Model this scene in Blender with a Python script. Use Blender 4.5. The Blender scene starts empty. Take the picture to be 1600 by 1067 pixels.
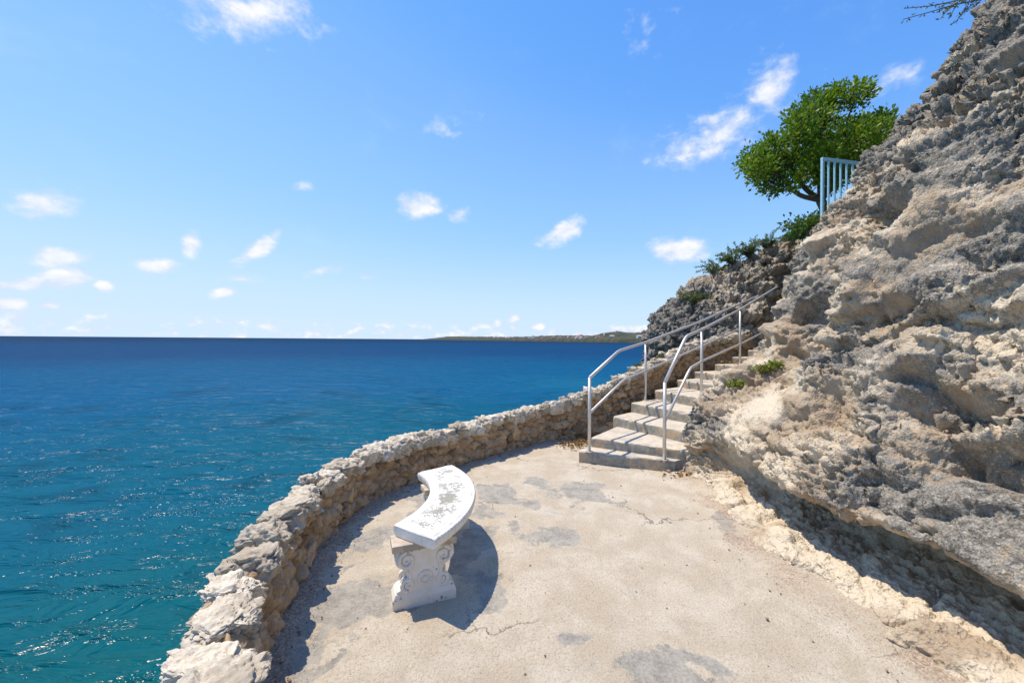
import bpy, bmesh, math, random
import numpy as np
from mathutils import Vector, Matrix

random.seed(7)
rng = np.random.default_rng(7)
scene = bpy.context.scene
COL = scene.collection

# ------------------------------------------------------------------ camera
cam_d = bpy.data.cameras.new('camera')
cam = bpy.data.objects.new('camera', cam_d)
COL.objects.link(cam)
a = 0.0077
mx = Matrix(((math.cos(a), -math.sin(a), 0), (0, 0, -1), (math.sin(a), math.cos(a), 0))).to_4x4()
cam.matrix_world = Matrix.Translation((0, 0, 1.55)) @ mx
cam_d.sensor_width = 36.0
cam_d.lens = 14.0
cam_d.shift_y = -2.5 / 1600
cam_d.clip_start = 0.05
cam_d.clip_end = 60000
scene.camera = cam

# ------------------------------------------------------------------ light
SUN_DIR = Vector((-0.40, 0.18, 1.0)).normalized()      # towards the sun
sun_d = bpy.data.lights.new('sun', 'SUN')
sun_d.energy = 4.5
sun_d.angle = math.radians(0.53)
sun_d.color = (1.0, 0.875, 0.70)
sun = bpy.data.objects.new('sun', sun_d)
sun.rotation_euler = (-SUN_DIR).to_track_quat('-Z', 'Y').to_euler()
COL.objects.link(sun)
SUN_EL = math.asin(SUN_DIR.z)
SUN_AZ = math.atan2(SUN_DIR.x, SUN_DIR.y)

scene.view_settings.view_transform = 'Standard'
scene.view_settings.look = 'None'
scene.view_settings.gamma = 1.0
scene.view_settings.use_curve_mapping = False
scene.view_settings.exposure = 0.24
scene.cycles.use_denoising = True
scene.cycles.use_adaptive_sampling = False
scene.cycles.denoiser = 'OPENIMAGEDENOISE'
scene.cycles.max_bounces = 6
scene.cycles.diffuse_bounces = 3
scene.cycles.glossy_bounces = 3
scene.cycles.transmission_bounces = 2
scene.cycles.caustics_reflective = False
scene.cycles.caustics_refractive = False


# ------------------------------------------------------------------ node helper
class NT:
    def __init__(self, tree):
        self.t = tree
        self.n = tree.nodes
        self.l = tree.links

    def node(self, kind, **kw):
        nd = self.n.new(kind)
        for k, v in kw.items():
            setattr(nd, k, v)
        return nd

    def put(self, sock, v):
        if hasattr(v, 'is_output') or isinstance(v, bpy.types.NodeSocket):
            self.l.new(v, sock)
        else:
            if isinstance(v, (tuple, list)) and len(v) == 3 and sock.type == 'RGBA':
                v = (*v, 1)
            sock.default_value = v

    def math(self, op, a, b=0.0, c=0.0, clamp=False):
        nd = self.node('ShaderNodeMath', operation=op, use_clamp=clamp)
        for s, v in zip(nd.inputs, (a, b, c)):
            self.put(s, v)
        return nd.outputs[0]

    def vmath(self, op, a, b=(0, 0, 0), scale=None):
        nd = self.node('ShaderNodeVectorMath', operation=op)
        self.put(nd.inputs[0], a)
        self.put(nd.inputs[1], b)
        if scale is not None:
            self.put(nd.inputs['Scale'], scale)
        return nd.outputs[0]

    def noise(self, vec, scale, detail=4.0, rough=0.55, dist=0.0, color=False):
        nd = self.node('ShaderNodeTexNoise')
        self.put(nd.inputs['Vector'], vec)
        nd.inputs['Scale'].default_value = scale
        nd.inputs['Detail'].default_value = detail
        nd.inputs['Roughness'].default_value = rough
        nd.inputs['Distortion'].default_value = dist
        return nd.outputs['Color' if color else 'Fac']

    def voro(self, vec, scale, feature='F1', out='Distance', rnd=1.0):
        nd = self.node('ShaderNodeTexVoronoi', feature=feature)
        self.put(nd.inputs['Vector'], vec)
        nd.inputs['Scale'].default_value = scale
        nd.inputs['Randomness'].default_value = rnd
        return nd.outputs[out]

    def ramp(self, fac, lo, hi, smooth=True):
        nd = self.node('ShaderNodeMapRange', interpolation_type='SMOOTHSTEP' if smooth else 'LINEAR')
        self.put(nd.inputs['Value'], fac)
        self.put(nd.inputs['From Min'], lo)
        self.put(nd.inputs['From Max'], hi)
        return nd.outputs['Result']

    def mix(self, fac, a, b, blend='MIX'):
        nd = self.node('ShaderNodeMix', data_type='RGBA', blend_type=blend)
        self.put(nd.inputs[0], fac)
        self.put(nd.inputs[6], a)
        self.put(nd.inputs[7], b)
        return nd.outputs[2]

    def bump(self, height, strength, distance, normal=None):
        nd = self.node('ShaderNodeBump')
        nd.inputs['Strength'].default_value = strength
        nd.inputs['Distance'].default_value = distance
        self.put(nd.inputs['Height'], height)
        if normal is not None:
            self.put(nd.inputs['Normal'], normal)
        return nd.outputs[0]


def new_mat(name):
    m = bpy.data.materials.new(name)
    m.use_nodes = True
    nt = NT(m.node_tree)
    bsdf = m.node_tree.nodes['Principled BSDF']
    return m, nt, bsdf


# ------------------------------------------------------------------ world: sky with fair-weather clouds
world = bpy.data.worlds.new('World')
scene.world = world
world.use_nodes = True
W = NT(world.node_tree)
bg = world.node_tree.nodes['Background']
sky = W.node('ShaderNodeTexSky', sky_type='NISHITA')
sky.sun_disc = False
sky.sun_elevation = SUN_EL
sky.sun_rotation = SUN_AZ
sky.air_density = 1.0
sky.dust_density = 0.0
sky.ozone_density = 2.5
# one grade for the whole sky, as the camera renders it: a clear saturated blue that pales towards the horizon
cv = W.node('ShaderNodeRGBCurve')
cv.mapping.extend = 'HORIZONTAL'
for ci_, pts_ in ((0, [(0.0, 0.0), (0.12, 0.125), (0.145, 0.195), (0.20, 0.28), (0.38, 0.47), (0.6, 0.54), (1.0, 0.57)]),
                  (1, [(0.0, 0.0), (0.21, 0.35), (0.25, 0.43), (0.32, 0.52), (0.55, 0.67), (0.78, 0.71), (1.0, 0.73)]),
                  (2, [(0.0, 0.0), (0.30, 0.68), (0.40, 0.84), (0.67, 0.88), (1.0, 0.88)])):
    c_ = cv.mapping.curves[ci_]
    c_.points[0].location = pts_[0]
    c_.points[1].location = pts_[-1]
    for p_ in pts_[1:-1]:
        c_.points.new(*p_)
cv.mapping.update()
W.l.new(W.vmath('SCALE', sky.outputs[0], scale=0.1), cv.inputs['Color'])
graded = W.vmath('SCALE', cv.outputs[0], scale=10.0)
tc = W.node('ShaderNodeTexCoord')
sep = W.node('ShaderNodeSeparateXYZ')
W.l.new(tc.outputs['Generated'], sep.inputs[0])
dx, dy, dz = sep.outputs
az = W.math('ARCTAN2', dx, dy)
hyp = W.math('SQRT', W.math('ADD', W.math('MULTIPLY', dx, dx), W.math('MULTIPLY', dy, dy)))
el = W.math('ARCTAN2', dz, hyp)
comb = W.node('ShaderNodeCombineXYZ')
W.l.new(az, comb.inputs[0])
W.l.new(W.math('MULTIPLY', el, 1.5), comb.inputs[1])
pv = comb.outputs[0]
n1 = W.noise(pv, 16.0, 7.0, 0.57, 0.2)
n2 = W.noise(pv, 55.0, 4.0, 0.6)
n1b = W.noise(W.vmath('ADD', pv, (-0.010, 0.022, 0.0)), 16.0, 7.0, 0.57, 0.2)
nz = W.math('ADD', W.math('MULTIPLY', n1, 0.78), W.math('MULTIPLY', n2, 0.22))
# each fair-weather cloud: azimuth, elevation, half width, half height (degrees), tilt, density
CLOUDS = [
    (-33.5, 34.5, 9.0, 3.2, 0.25, 0.62), (27.0, 25.0, 9.0, 3.4, 0.20, 0.55), (32.6, 28.6, 3.0, 3.0, 0.1, 0.66),
    (-13.2, 18.0, 3.9, 2.0, 0.10, 1.0), (-7.5, 17.2, 2.2, 1.1, 0.1, 0.55), (7.0, 15.0, 3.8, 2.0, 0.35, 0.95),
    (23.0, 12.0, 4.4, 2.1, -0.05, 1.05), (44.2, 26.0, 2.2, 1.6, 0.1, 0.36), (-49.6, 12.2, 2.7, 2.0, 0.15, 0.72),
    (-41.8, 7.6, 2.2, 1.2, 0.05, 1.0), (-32.8, 10.5, 2.7, 1.5, 0.75, 1.0), (-39.0, 10.4, 1.2, 1.7, 0.2, 0.85),
    (-36.0, 5.3, 1.6, 0.9, 0.2, 1.05), (-48.8, 7.5, 2.4, 1.2, 0.1, 0.9), (-48.2, 5.5, 2.1, 1.3, 0.25, 1.05),
    (-50.5, 4.8, 2.4, 1.0, 0.3, 0.8), (-45.9, 5.0, 1.0, 0.7, 0.0, 0.9), (-51.5, 2.9, 1.4, 0.7, 0, 0.85),
    (-49.2, 2.9, 1.3, 0.6, 0, 0.7), (0.2, 2.9, 1.6, 0.9, 0.2, 0.75), (-2.0, 2.2, 1.0, 1.0, 0, 0.8), (4.0, 1.9, 1.5, 0.8, 0, 0.85),
    (-9.8, 28.2, 3.2, 1.8, 0.2, 0.22), (18.5, 37.0, 2.4, 1.6, 0.2, 0.12), (-27.6, 18.6, 1.5, 0.8, 0.1, 0.45),
    (-26.0, 8.6, 3.4, 0.9, 0.1, 0.5), (-34, 7.0, 3.0, 0.8, 0.1, 0.42), (-20.0, 8.2, 2.0, 0.7, 0, 0.45),
    # the sky goes on round the viewer
    (62, 20, 6, 3, 0.2, 0.8), (80, 12, 5, 2.2, 0, 0.9), (100, 24, 8, 4, 0.3, 0.7), (130, 10, 6, 2.3, 0.1, 0.9), (160, 18, 7, 3, 0.2, 0.8),
    (-70, 16, 5, 2.4, 0.1, 0.9), (-92, 9, 5, 2, 0, 0.9), (-115, 22, 8, 3.4, 0.3, 0.7), (-145, 12, 6, 2.5, 0.1, 0.9), (-170, 8, 5, 2, 0, 0.9),
]
dens = None
shade = None
for (caz, cel, rw, rh, tilt, k) in CLOUDS:
    rw, rh = rw * 1.04, rh * 1.04
    u = W.math('SUBTRACT', az, math.radians(caz))
    v = W.math('SUBTRACT', W.math('SUBTRACT', el, math.radians(cel)), W.math('MULTIPLY', u, tilt))
    uu = W.math('MULTIPLY', u, 1 / math.radians(rw))
    vv = W.math('MULTIPLY', v, 1 / math.radians(rh))
    d2 = W.math('MULTIPLY_ADD', uu, uu, W.math('MULTIPLY', vv, vv))
    b = W.math('MULTIPLY', W.math('SUBTRACT', 1.0, W.math('SQRT', d2)), k)
    dens = b if dens is None else W.math('MAXIMUM', dens, b)
# low bank of small cumulus along the horizon
bank = W.math('SUBTRACT', W.math('MULTIPLY', W.noise(pv, 34.0, 3.0, 0.5), 1.9), 0.82)
bankv = W.math('SUBTRACT', 1.0, W.math('MULTIPLY', W.math('ABSOLUTE', W.math('SUBTRACT', el, math.radians(0.6))), 1 / math.radians(1.9)))
bankd = W.math('MULTIPLY', W.math('MINIMUM', bank, bankv), 1.25)
dens = W.math('MAXIMUM', dens, bankd)
dens = W.math('ADD', dens, W.math('MULTIPLY', W.math('SUBTRACT', nz, 0.5), 1.75))
alpha = W.math('MULTIPLY', W.ramp(dens, 0.02, 0.66), 0.90)
veil = W.math('MULTIPLY', W.ramp(W.noise(pv, 5.0, 5.0, 0.6, 0.4), 0.55, 0.85), 0.16)
litf = W.math('ADD', W.math('MULTIPLY', W.ramp(dens, 0.1, 0.8), 0.6), W.math('MULTIPLY', W.math('SUBTRACT', n1, n1b), 2.6), clamp=True)
cloudcol = W.mix(litf, (6.2, 6.9, 8.2), (8.9, 8.8, 8.9))
skycol = W.mix(veil, graded, (6.0, 7.6, 9.6))
skycol = W.mix(alpha, skycol, cloudcol)
W.l.new(skycol, bg.inputs['Color'])
bg.inputs['Strength'].default_value = 0.1


# ------------------------------------------------------------------ numpy noise
def _hash(ix, iy, iz, seed):
    h = (ix.astype(np.uint32) * np.uint32(374761393) + iy.astype(np.uint32) * np.uint32(668265263)
         + iz.astype(np.uint32) * np.uint32(2147483647) + np.uint32(seed * 974711 + 12345))
    h = (h ^ (h >> np.uint32(13))) * np.uint32(1274126177)
    h = (h ^ (h >> np.uint32(16))) * np.uint32(2246822519)
    return h ^ (h >> np.uint32(13))


G12 = np.array([(1, 1, 0), (-1, 1, 0), (1, -1, 0), (-1, -1, 0), (1, 0, 1), (-1, 0, 1), (1, 0, -1), (-1, 0, -1),
                (0, 1, 1), (0, -1, 1), (0, 1, -1), (0, -1, -1), (1, 1, 0), (-1, 1, 0), (0, -1, 1), (0, -1, -1)], np.float32)


def perlin(p, seed=0):
    p = np.asarray(p, np.float32)
    i = np.floor(p)
    f = p - i
    i = i.astype(np.int32)
    w = f * f * f * (f * (f * 6 - 15) + 10)
    res = 0
    for cx in (0, 1):
        wx = w[:, 0] if cx else 1 - w[:, 0]
        for cy in (0, 1):
            wy = w[:, 1] if cy else 1 - w[:, 1]
            for cz in (0, 1):
                wz = w[:, 2] if cz else 1 - w[:, 2]
                g = G12[_hash(i[:, 0] + cx, i[:, 1] + cy, i[:, 2] + cz, seed) & np.uint32(15)]
                d = g[:, 0] * (f[:, 0] - cx) + g[:, 1] * (f[:, 1] - cy) + g[:, 2] * (f[:, 2] - cz)
                res = res + d * wx * wy * wz
    return res


def fbm(p, octaves=4, gain=0.5, lac=2.03, seed=0, ridged=False):
    s = 0
    amp = 1.0
    tot = 0
    q = np.asarray(p, np.float32)
    for o in range(octaves):
        n = perlin(q, seed + o * 7)
        if ridged:
            n = 1 - 2 * np.abs(n)
        s = s + n * amp
        tot += amp
        amp *= gain
        q = q * lac + np.float32(11.7)
    return s / tot


def worley(p, seed=0):
    p = np.asarray(p, np.float32)
    i = np.floor(p)
    f = p - i
    i = i.astype(np.int32)
    f1 = np.full(len(p), 9.0, np.float32)
    f2 = np.full(len(p), 9.0, np.float32)
    cid = np.zeros(len(p), np.float32)
    for ox in (-1, 0, 1):
        for oy in (-1, 0, 1):
            for oz in (-1, 0, 1):
                h = _hash(i[:, 0] + ox, i[:, 1] + oy, i[:, 2] + oz, seed)
                rx = (h & np.uint32(1023)).astype(np.float32) / 1023
                ry = ((h >> np.uint32(10)) & np.uint32(1023)).astype(np.float32) / 1023
                rz = ((h >> np.uint32(20)) & np.uint32(1023)).astype(np.float32) / 1023
                d = (ox + rx - f[:, 0]) ** 2 + (oy + ry - f[:, 1]) ** 2 + (oz + rz - f[:, 2]) ** 2
                m = d < f1
                f2 = np.where(m, f1, np.minimum(f2, d))
                cid = np.where(m, rx * 0.5 + rz * 0.5, cid)
                f1 = np.where(m, d, f1)
    return np.sqrt(f1), np.sqrt(f2), cid


def facets(p, seed=0):
    """broken faces: every Worley cell is a plane with a tilt and a level of its own; returns height, edge distance"""
    p = np.asarray(p, np.float32)
    i = np.floor(p)
    f = p - i
    i = i.astype(np.int32)
    f1 = np.full(len(p), 9.0, np.float32)
    f2 = np.full(len(p), 9.0, np.float32)
    hgt = np.zeros(len(p), np.float32)
    for ox in (-1, 0, 1):
        for oy in (-1, 0, 1):
            for oz in (-1, 0, 1):
                h = _hash(i[:, 0] + ox, i[:, 1] + oy, i[:, 2] + oz, seed)
                rx = (h & np.uint32(1023)).astype(np.float32) / 1023
                ry = ((h >> np.uint32(10)) & np.uint32(1023)).astype(np.float32) / 1023
                rz = ((h >> np.uint32(20)) & np.uint32(1023)).astype(np.float32) / 1023
                ax, ay, az_ = ox + rx - f[:, 0], oy + ry - f[:, 1], oz + rz - f[:, 2]
                d = ax * ax + ay * ay + az_ * az_
                m = d < f1
                f2 = np.where(m, f1, np.minimum(f2, d))
                t = (ry - 0.5) * ax * 1.6 + (rz - 0.5) * ay * 1.6 + (rx - 0.5) * az_ * 2.2 + ((rx + ry + rz) / 3 - 0.5) * 0.8
                hgt = np.where(m, t, hgt)
                f1 = np.where(m, d, f1)
    return hgt, np.sqrt(f2) - np.sqrt(f1)


def sst(x, lo, hi):
    t = np.clip((x - lo) / (hi - lo), 0, 1)
    return t * t * (3 - 2 * t)


# ------------------------------------------------------------------ mesh helpers
def link(o, parent=None):
    COL.objects.link(o)
    if parent is not None:
        o.parent = parent
    return o


def tag(o, label=None, cat=None, group=None, kind=None):
    if label: o['label'] = label
    if cat: o['category'] = cat
    if group: o['group'] = group
    if kind: o['kind'] = kind
    return o


def empty(name, loc=(0, 0, 0), rz=0.0):
    o = bpy.data.objects.new(name, None)
    o.location = loc
    o.rotation_euler = (0, 0, rz)
    o.empty_display_size = 0.1
    return link(o)


def mesh_np(name, verts, faces, mat, smooth=True, attr=None):
    """verts (N,3), faces (M,3|4) arrays -> mesh data"""
    me = bpy.data.meshes.new(name)
    verts = np.asarray(verts, np.float32)
    faces = np.asarray(faces, np.int32)
    k = faces.shape[1]
    me.vertices.add(len(verts))
    me.vertices.foreach_set('co', verts.ravel())
    me.loops.add(faces.size)
    me.loops.foreach_set('vertex_index', faces.ravel())
    me.polygons.add(len(faces))
    me.polygons.foreach_set('loop_start', np.arange(0, faces.size, k, dtype=np.int32))
    me.polygons.foreach_set('loop_total', np.full(len(faces), k, np.int32))
    if smooth:
        me.polygons.foreach_set('use_smooth', np.ones(len(faces), bool))
    me.update(calc_edges=True)
    if attr is not None:
        ca = me.color_attributes.new('Col', 'FLOAT_COLOR', 'POINT')
        c = np.ones((len(verts), 4), np.float32)
        c[:, :attr.shape[1]] = attr
        ca.data.foreach_set('color', c.ravel())
    for m in (mat if isinstance(mat, (list, tuple)) else [mat]):
        me.materials.append(m)
    return me


def obj_np(name, verts, faces, mat, parent=None, smooth=True, attr=None):
    return link(bpy.data.objects.new(name, mesh_np(name, verts, faces, mat, smooth, attr)), parent)


def grid_faces(nu, nv, close_v=False):
    i = np.arange(nu - 1)[:, None]
    jn = nv if close_v else nv - 1
    j = np.arange(jn)[None, :]
    j2 = (j + 1) % nv
    return np.stack([(i * nv + j), ((i + 1) * nv + j), ((i + 1) * nv + j2), (i * nv + j2)], -1).reshape(-1, 4)


def grid_normals(P):
    du = np.gradient(P, axis=0)
    dv = np.gradient(P, axis=1)
    n = np.cross(du, dv)
    return n / (np.linalg.norm(n, axis=-1, keepdims=True) + 1e-9)


def catmull(pts, n):
    """resample a polyline (k,d) with Catmull-Rom to n points, even in arc length"""
    p = np.asarray(pts, float)
    p = np.vstack([2 * p[0] - p[1], p, 2 * p[-1] - p[-2]])
    out = []
    for i in range(1, len(p) - 2):
        t = np.linspace(0, 1, 40, endpoint=False)[:, None]
        out.append(0.5 * ((2 * p[i]) + (-p[i - 1] + p[i + 1]) * t + (2 * p[i - 1] - 5 * p[i] + 4 * p[i + 1] - p[i + 2]) * t ** 2
                          + (-p[i - 1] + 3 * p[i] - 3 * p[i + 1] + p[i + 2]) * t ** 3))
    out = np.vstack(out + [p[-2][None]])
    s = np.concatenate([[0], np.cumsum(np.linalg.norm(np.diff(out, axis=0), axis=1))])
    q = np.linspace(0, s[-1], n)
    return np.stack([np.interp(q, s, out[:, k]) for k in range(out.shape[1])], 1), s[-1]


def tube_np(pts, radii, seg=10, cap=True):
    """tube along points -> verts, quads"""
    pts = np.asarray(pts, float)
    n = len(pts)
    radii = np.broadcast_to(np.asarray(radii, float), (n,))
    t = np.gradient(pts, axis=0)
    t /= np.linalg.norm(t, axis=1, keepdims=True) + 1e-12
    ref = np.array([0, 0, 1.0]) if abs(t[0, 2]) < 0.9 else np.array([1.0, 0, 0])
    V = []
    u = np.cross(t[0], ref)
    u /= np.linalg.norm(u)
    for i in range(n):
        u = u - t[i] * np.dot(u, t[i])
        u /= np.linalg.norm(u) + 1e-12
        w = np.cross(t[i], u)
        ang = np.linspace(0, 2 * math.pi, seg, endpoint=False)
        V.append(pts[i] + radii[i] * (np.cos(ang)[:, None] * u + np.sin(ang)[:, None] * w))
    V = np.vstack(V)
    F = grid_faces(n, seg, True)
    if cap:
        V = np.vstack([V, pts[0], pts[-1]])
        a0, b0 = len(V) - 2, len(V) - 1
        j = np.arange(seg)
        j2 = (j + 1) % seg
        F = np.vstack([F, np.stack([np.full(seg, a0), j, j2, np.full(seg, a0)], 1)[:, [0, 1, 2, 2]],
                       np.stack([np.full(seg, b0), (n - 1) * seg + j2, (n - 1) * seg + j, (n - 1) * seg + j], 1)])
    return V, F


class Geo:
    """collect vertices and polygons of any size for one mesh"""
    def __init__(self):
        self.v = []
        self.f = []

    def add(self, V, F):
        k = len(self.v)
        self.v += [tuple(map(float, p)) for p in V]
        for f in F:
            g = []
            for i in f:
                i = int(i) + k
                if i not in g:
                    g.append(i)
            self.f.append(g)

    def tube(self, pts, r, seg=10):
        self.add(*tube_np(pts, r, seg))

    def box(self, c, s, rz=0.0):
        hx, hy, hz = s[0] / 2, s[1] / 2, s[2] / 2
        co, si = math.cos(rz), math.sin(rz)
        V = []
        for z in (-hz, hz):
            for x, y in ((-hx, -hy), (hx, -hy), (hx, hy), (-hx, hy)):
                V.append((c[0] + x * co - y * si, c[1] + x * si + y * co, c[2] + z))
        self.add(V, [(3, 2, 1, 0), (4, 5, 6, 7), (0, 1, 5, 4), (1, 2, 6, 5), (2, 3, 7, 6), (3, 0, 4, 7)])

    def prism(self, poly, z0, z1):
        n = len(poly)
        V = [(x, y, z0) for x, y in poly] + [(x, y, z1) for x, y in poly]
        F = [tuple(range(n - 1, -1, -1)), tuple(range(n, 2 * n))] + [(i, (i + 1) % n, n + (i + 1) % n, n + i) for i in range(n)]
        self.add(V, F)

    def obj(self, name, mat, parent=None, smooth=False, bevel=None):
        me = bpy.data.meshes.new(name)
        me.from_pydata(self.v, [], self.f)
        if bevel:
            bm = bmesh.new()
            bm.from_mesh(me)
            ed = [e for e in bm.edges if len(e.link_faces) == 2 and e.calc_face_angle(0) > 0.6]
            bmesh.ops.bevel(bm, geom=ed, offset=bevel, segments=2, affect='EDGES', profile=0.6)
            bm.to_mesh(me)
            bm.free()
        if smooth:
            me.polygons.foreach_set('use_smooth', np.ones(len(me.polygons), bool))
        for m in (mat if isinstance(mat, (list, tuple)) else [mat]):
            me.materials.append(m)
        me.update()
        return link(bpy.data.objects.new(name, me), parent)


# ------------------------------------------------------------------ materials
def rock_material(name, tan=(0.42, 0.33, 0.235), cream=(0.65, 0.565, 0.44), grey=(0.105, 0.10, 0.09), lgrey=(0.40, 0.37, 0.32), bump=1.0):
    m, n, b = new_mat(name)
    at = n.node('ShaderNodeAttribute', attribute_name='Col')
    s = n.node('ShaderNodeSeparateColor')
    n.l.new(at.outputs['Color'], s.inputs[0])
    g, hue, stain = s.outputs
    geo = n.node('ShaderNodeNewGeometry')
    P = geo.outputs['Position']
    fine = n.noise(P, 26, 6, 0.65)
    fine2 = n.noise(P, 90, 4, 0.6)
    base = n.mix(n.ramp(n.math('ADD', hue, n.math('MULTIPLY', n.math('SUBTRACT', fine, 0.5), 0.7)), 0.25, 0.8), tan, cream)
    base = n.mix(n.math('MULTIPLY', stain, 0.6), base, (0.40, 0.25, 0.14))
    gc = n.mix(n.ramp(n.math('ADD', n.math('MULTIPLY', fine, 0.6), n.math('MULTIPLY', fine2, 0.5)), 0.42, 0.70), grey, lgrey)
    gm = n.ramp(n.math('ADD', g, n.math('ADD', n.math('MULTIPLY', n.math('SUBTRACT', fine, 0.5), 1.5),
                                       n.math('MULTIPLY', n.math('SUBTRACT', fine2, 0.5), 1.0))), 0.36, 0.62)
    col = n.mix(gm, base, gc)
    col = n.mix(n.math('MULTIPLY', n.ramp(fine2, 0.58, 0.75), 0.35), col, (0.62, 0.53, 0.42))
    n.l.new(col, b.inputs['Base Color'])
    b.inputs['Roughness'].default_value = 0.95
    b.inputs['Specular IOR Level'].default_value = 0.15
    hgt = n.math('ADD', n.math('MULTIPLY', n.noise(P, 45, 5, 0.65), 1.0), n.math('MULTIPLY', n.voro(P, 70), 0.5))
    n.l.new(n.bump(hgt, 0.9 * bump, 0.016), b.inputs['Normal'])
    return m


M_rock = rock_material('limestone_cliff')
M_head = rock_material('limestone_headland', tan=(0.42, 0.35, 0.27), cream=(0.60, 0.53, 0.43), grey=(0.12, 0.114, 0.104), lgrey=(0.42, 0.39, 0.345), bump=1.6)


def stone_material(name, light, dark, mortar=None, spread=0.6):
    m, n, b = new_mat(name)
    geo = n.node('ShaderNodeNewGeometry')
    P = geo.outputs['Position']
    oi = n.node('ShaderNodeObjectInfo')
    r = oi.outputs['Random']
    big = n.noise(P, 5.5, 4, 0.6)
    mid = n.noise(P, 22, 6, 0.65, 0.4)
    fine = n.noise(P, 90, 4, 0.6)
    f = n.math('ADD', n.math('MULTIPLY', big, 0.7), n.math('ADD', n.math('MULTIPLY', mid, 0.7), n.math('MULTIPLY', n.math('SUBTRACT', r, 0.5), spread)))
    col = n.mix(n.ramp(f, 0.48, 0.92), dark, light)
    if mortar:
        col = n.mix(n.ramp(n.noise(P, 9, 5, 0.6), 0.52, 0.66), col, mortar)
    col = n.mix(n.math('MULTIPLY', n.ramp(mid, 0.58, 0.72), 0.65), col, (0.20, 0.19, 0.175))
    col = n.mix(n.math('MULTIPLY', n.ramp(fine, 0.60, 0.72), 0.4), col, (0.70, 0.66, 0.58))
    n.l.new(col, b.inputs['Base Color'])
    b.inputs['Roughness'].default_value = 0.93
    b.inputs['Specular IOR Level'].default_value = 0.2
    hgt = n.math('ADD', n.noise(P, 38, 6, 0.68), n.math('MULTIPLY', n.voro(P, 60), 0.45))
    n.l.new(n.bump(hgt, 0.6, 0.014), b.inputs['Normal'])
    return m


M_cap = stone_material('sun_bleached_capstone', (0.70, 0.63, 0.51), (0.40, 0.345, 0.265), spread=0.28)
M_stone = stone_material('brown_wall_stone', (0.56, 0.41, 0.26), (0.27, 0.185, 0.11))
M_core = stone_material('wall_mortar', (0.46, 0.33, 0.205), (0.20, 0.135, 0.08), (0.40, 0.30, 0.20))

# terrace concrete
M_floor, n, b = new_mat('sandy_concrete')
at = n.node('ShaderNodeAttribute', attribute_name='Col')
s = n.node('ShaderNodeSeparateColor')
n.l.new(at.outputs['Color'], s.inputs[0])
P = n.node('ShaderNodeNewGeometry').outputs['Position']
f1_ = n.noise(P, 3.2, 5, 0.6, 0.3)
f2_ = n.noise(P, 60, 5, 0.7)
f3_ = n.noise(P, 130, 3, 0.6)
sand = n.mix(n.ramp(f1_, 0.35, 0.68), (0.50, 0.425, 0.32), (0.61, 0.55, 0.445))
sand = n.mix(n.math('MULTIPLY', n.ramp(n.noise(P, 1.7, 4, 0.6), 0.55, 0.72), 0.25), sand, (0.60, 0.46, 0.33))
sand = n.mix(n.math('MULTIPLY', n.ramp(f2_, 0.48, 0.66), 0.5), sand, (0.36, 0.29, 0.225))
sand = n.mix(n.math('MULTIPLY', n.ramp(n.noise(P, 7.5, 6, 0.7, 0.6), 0.50, 0.72), 0.5), sand, (0.40, 0.365, 0.315))
sand = n.mix(n.math('MULTIPLY', n.ramp(f3_, 0.57, 0.70), 0.7), sand, (0.72, 0.66, 0.57))
sand = n.mix(n.math('MULTIPLY', n.ramp(n.noise(P, 100, 3, 0.6), 0.58, 0.68), 0.7), sand, (0.25, 0.20, 0.155))
sand = n.mix(n.math('MULTIPLY', n.ramp(n.voro(P, 42), 0.17, 0.09), 0.8), sand, n.mix(n.noise(P, 30, 2), (0.25, 0.2, 0.16), (0.8, 0.74, 0.66)))
greyc = n.mix(n.ramp(n.math('ADD', n.math('MULTIPLY', f2_, 0.6), n.math('MULTIPLY', n.noise(P, 9, 5, 0.6), 0.6)), 0.42, 0.75), (0.27, 0.255, 0.225), (0.45, 0.42, 0.365))
gm = n.ramp(n.math('ADD', s.outputs[0], n.math('MULTIPLY', n.math('SUBTRACT', n.noise(P, 45, 5, 0.7), 0.5), 1.5)), 0.36, 0.66)
col = n.mix(gm, sand, greyc)
grit = n.mix(n.ramp(n.voro(P, 95, out='Color'), 0.2, 0.9), (0.30, 0.21, 0.145), (0.60, 0.47, 0.36))
col = n.mix(n.math('MULTIPLY', n.ramp(n.math('ADD', s.outputs[1], n.math('MULTIPLY', n.math('SUBTRACT', f2_, 0.5), 0.8)), 0.35, 0.65), 0.85), col, grit)
wP = n.vmath('ADD', P, n.vmath('SCALE', n.noise(P, 3.0, 5, 0.65, color=True), scale=0.5))
crk = n.math('MULTIPLY', n.ramp(n.voro(wP, 0.75, 'DISTANCE_TO_EDGE'), 0.008, 0.002), n.ramp(n.noise(P, 0.9, 2), 0.46, 0.56))
col = n.mix(n.math('MULTIPLY', crk, 0.8), col, (0.16, 0.13, 0.10))
n.l.new(col, b.inputs['Base Color'])
b.inputs['Roughness'].default_value = 0.93
b.inputs['Specular IOR Level'].default_value = 0.2
hh = n.math('ADD', n.math('MULTIPLY', n.noise(P, 70, 6, 0.7), 1.0), n.math('MULTIPLY', n.voro(P, 120), n.math('MULTIPLY', s.outputs[1], 0.8)))
n.l.new(n.bump(hh, 0.9, 0.014), b.inputs['Normal'])


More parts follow.
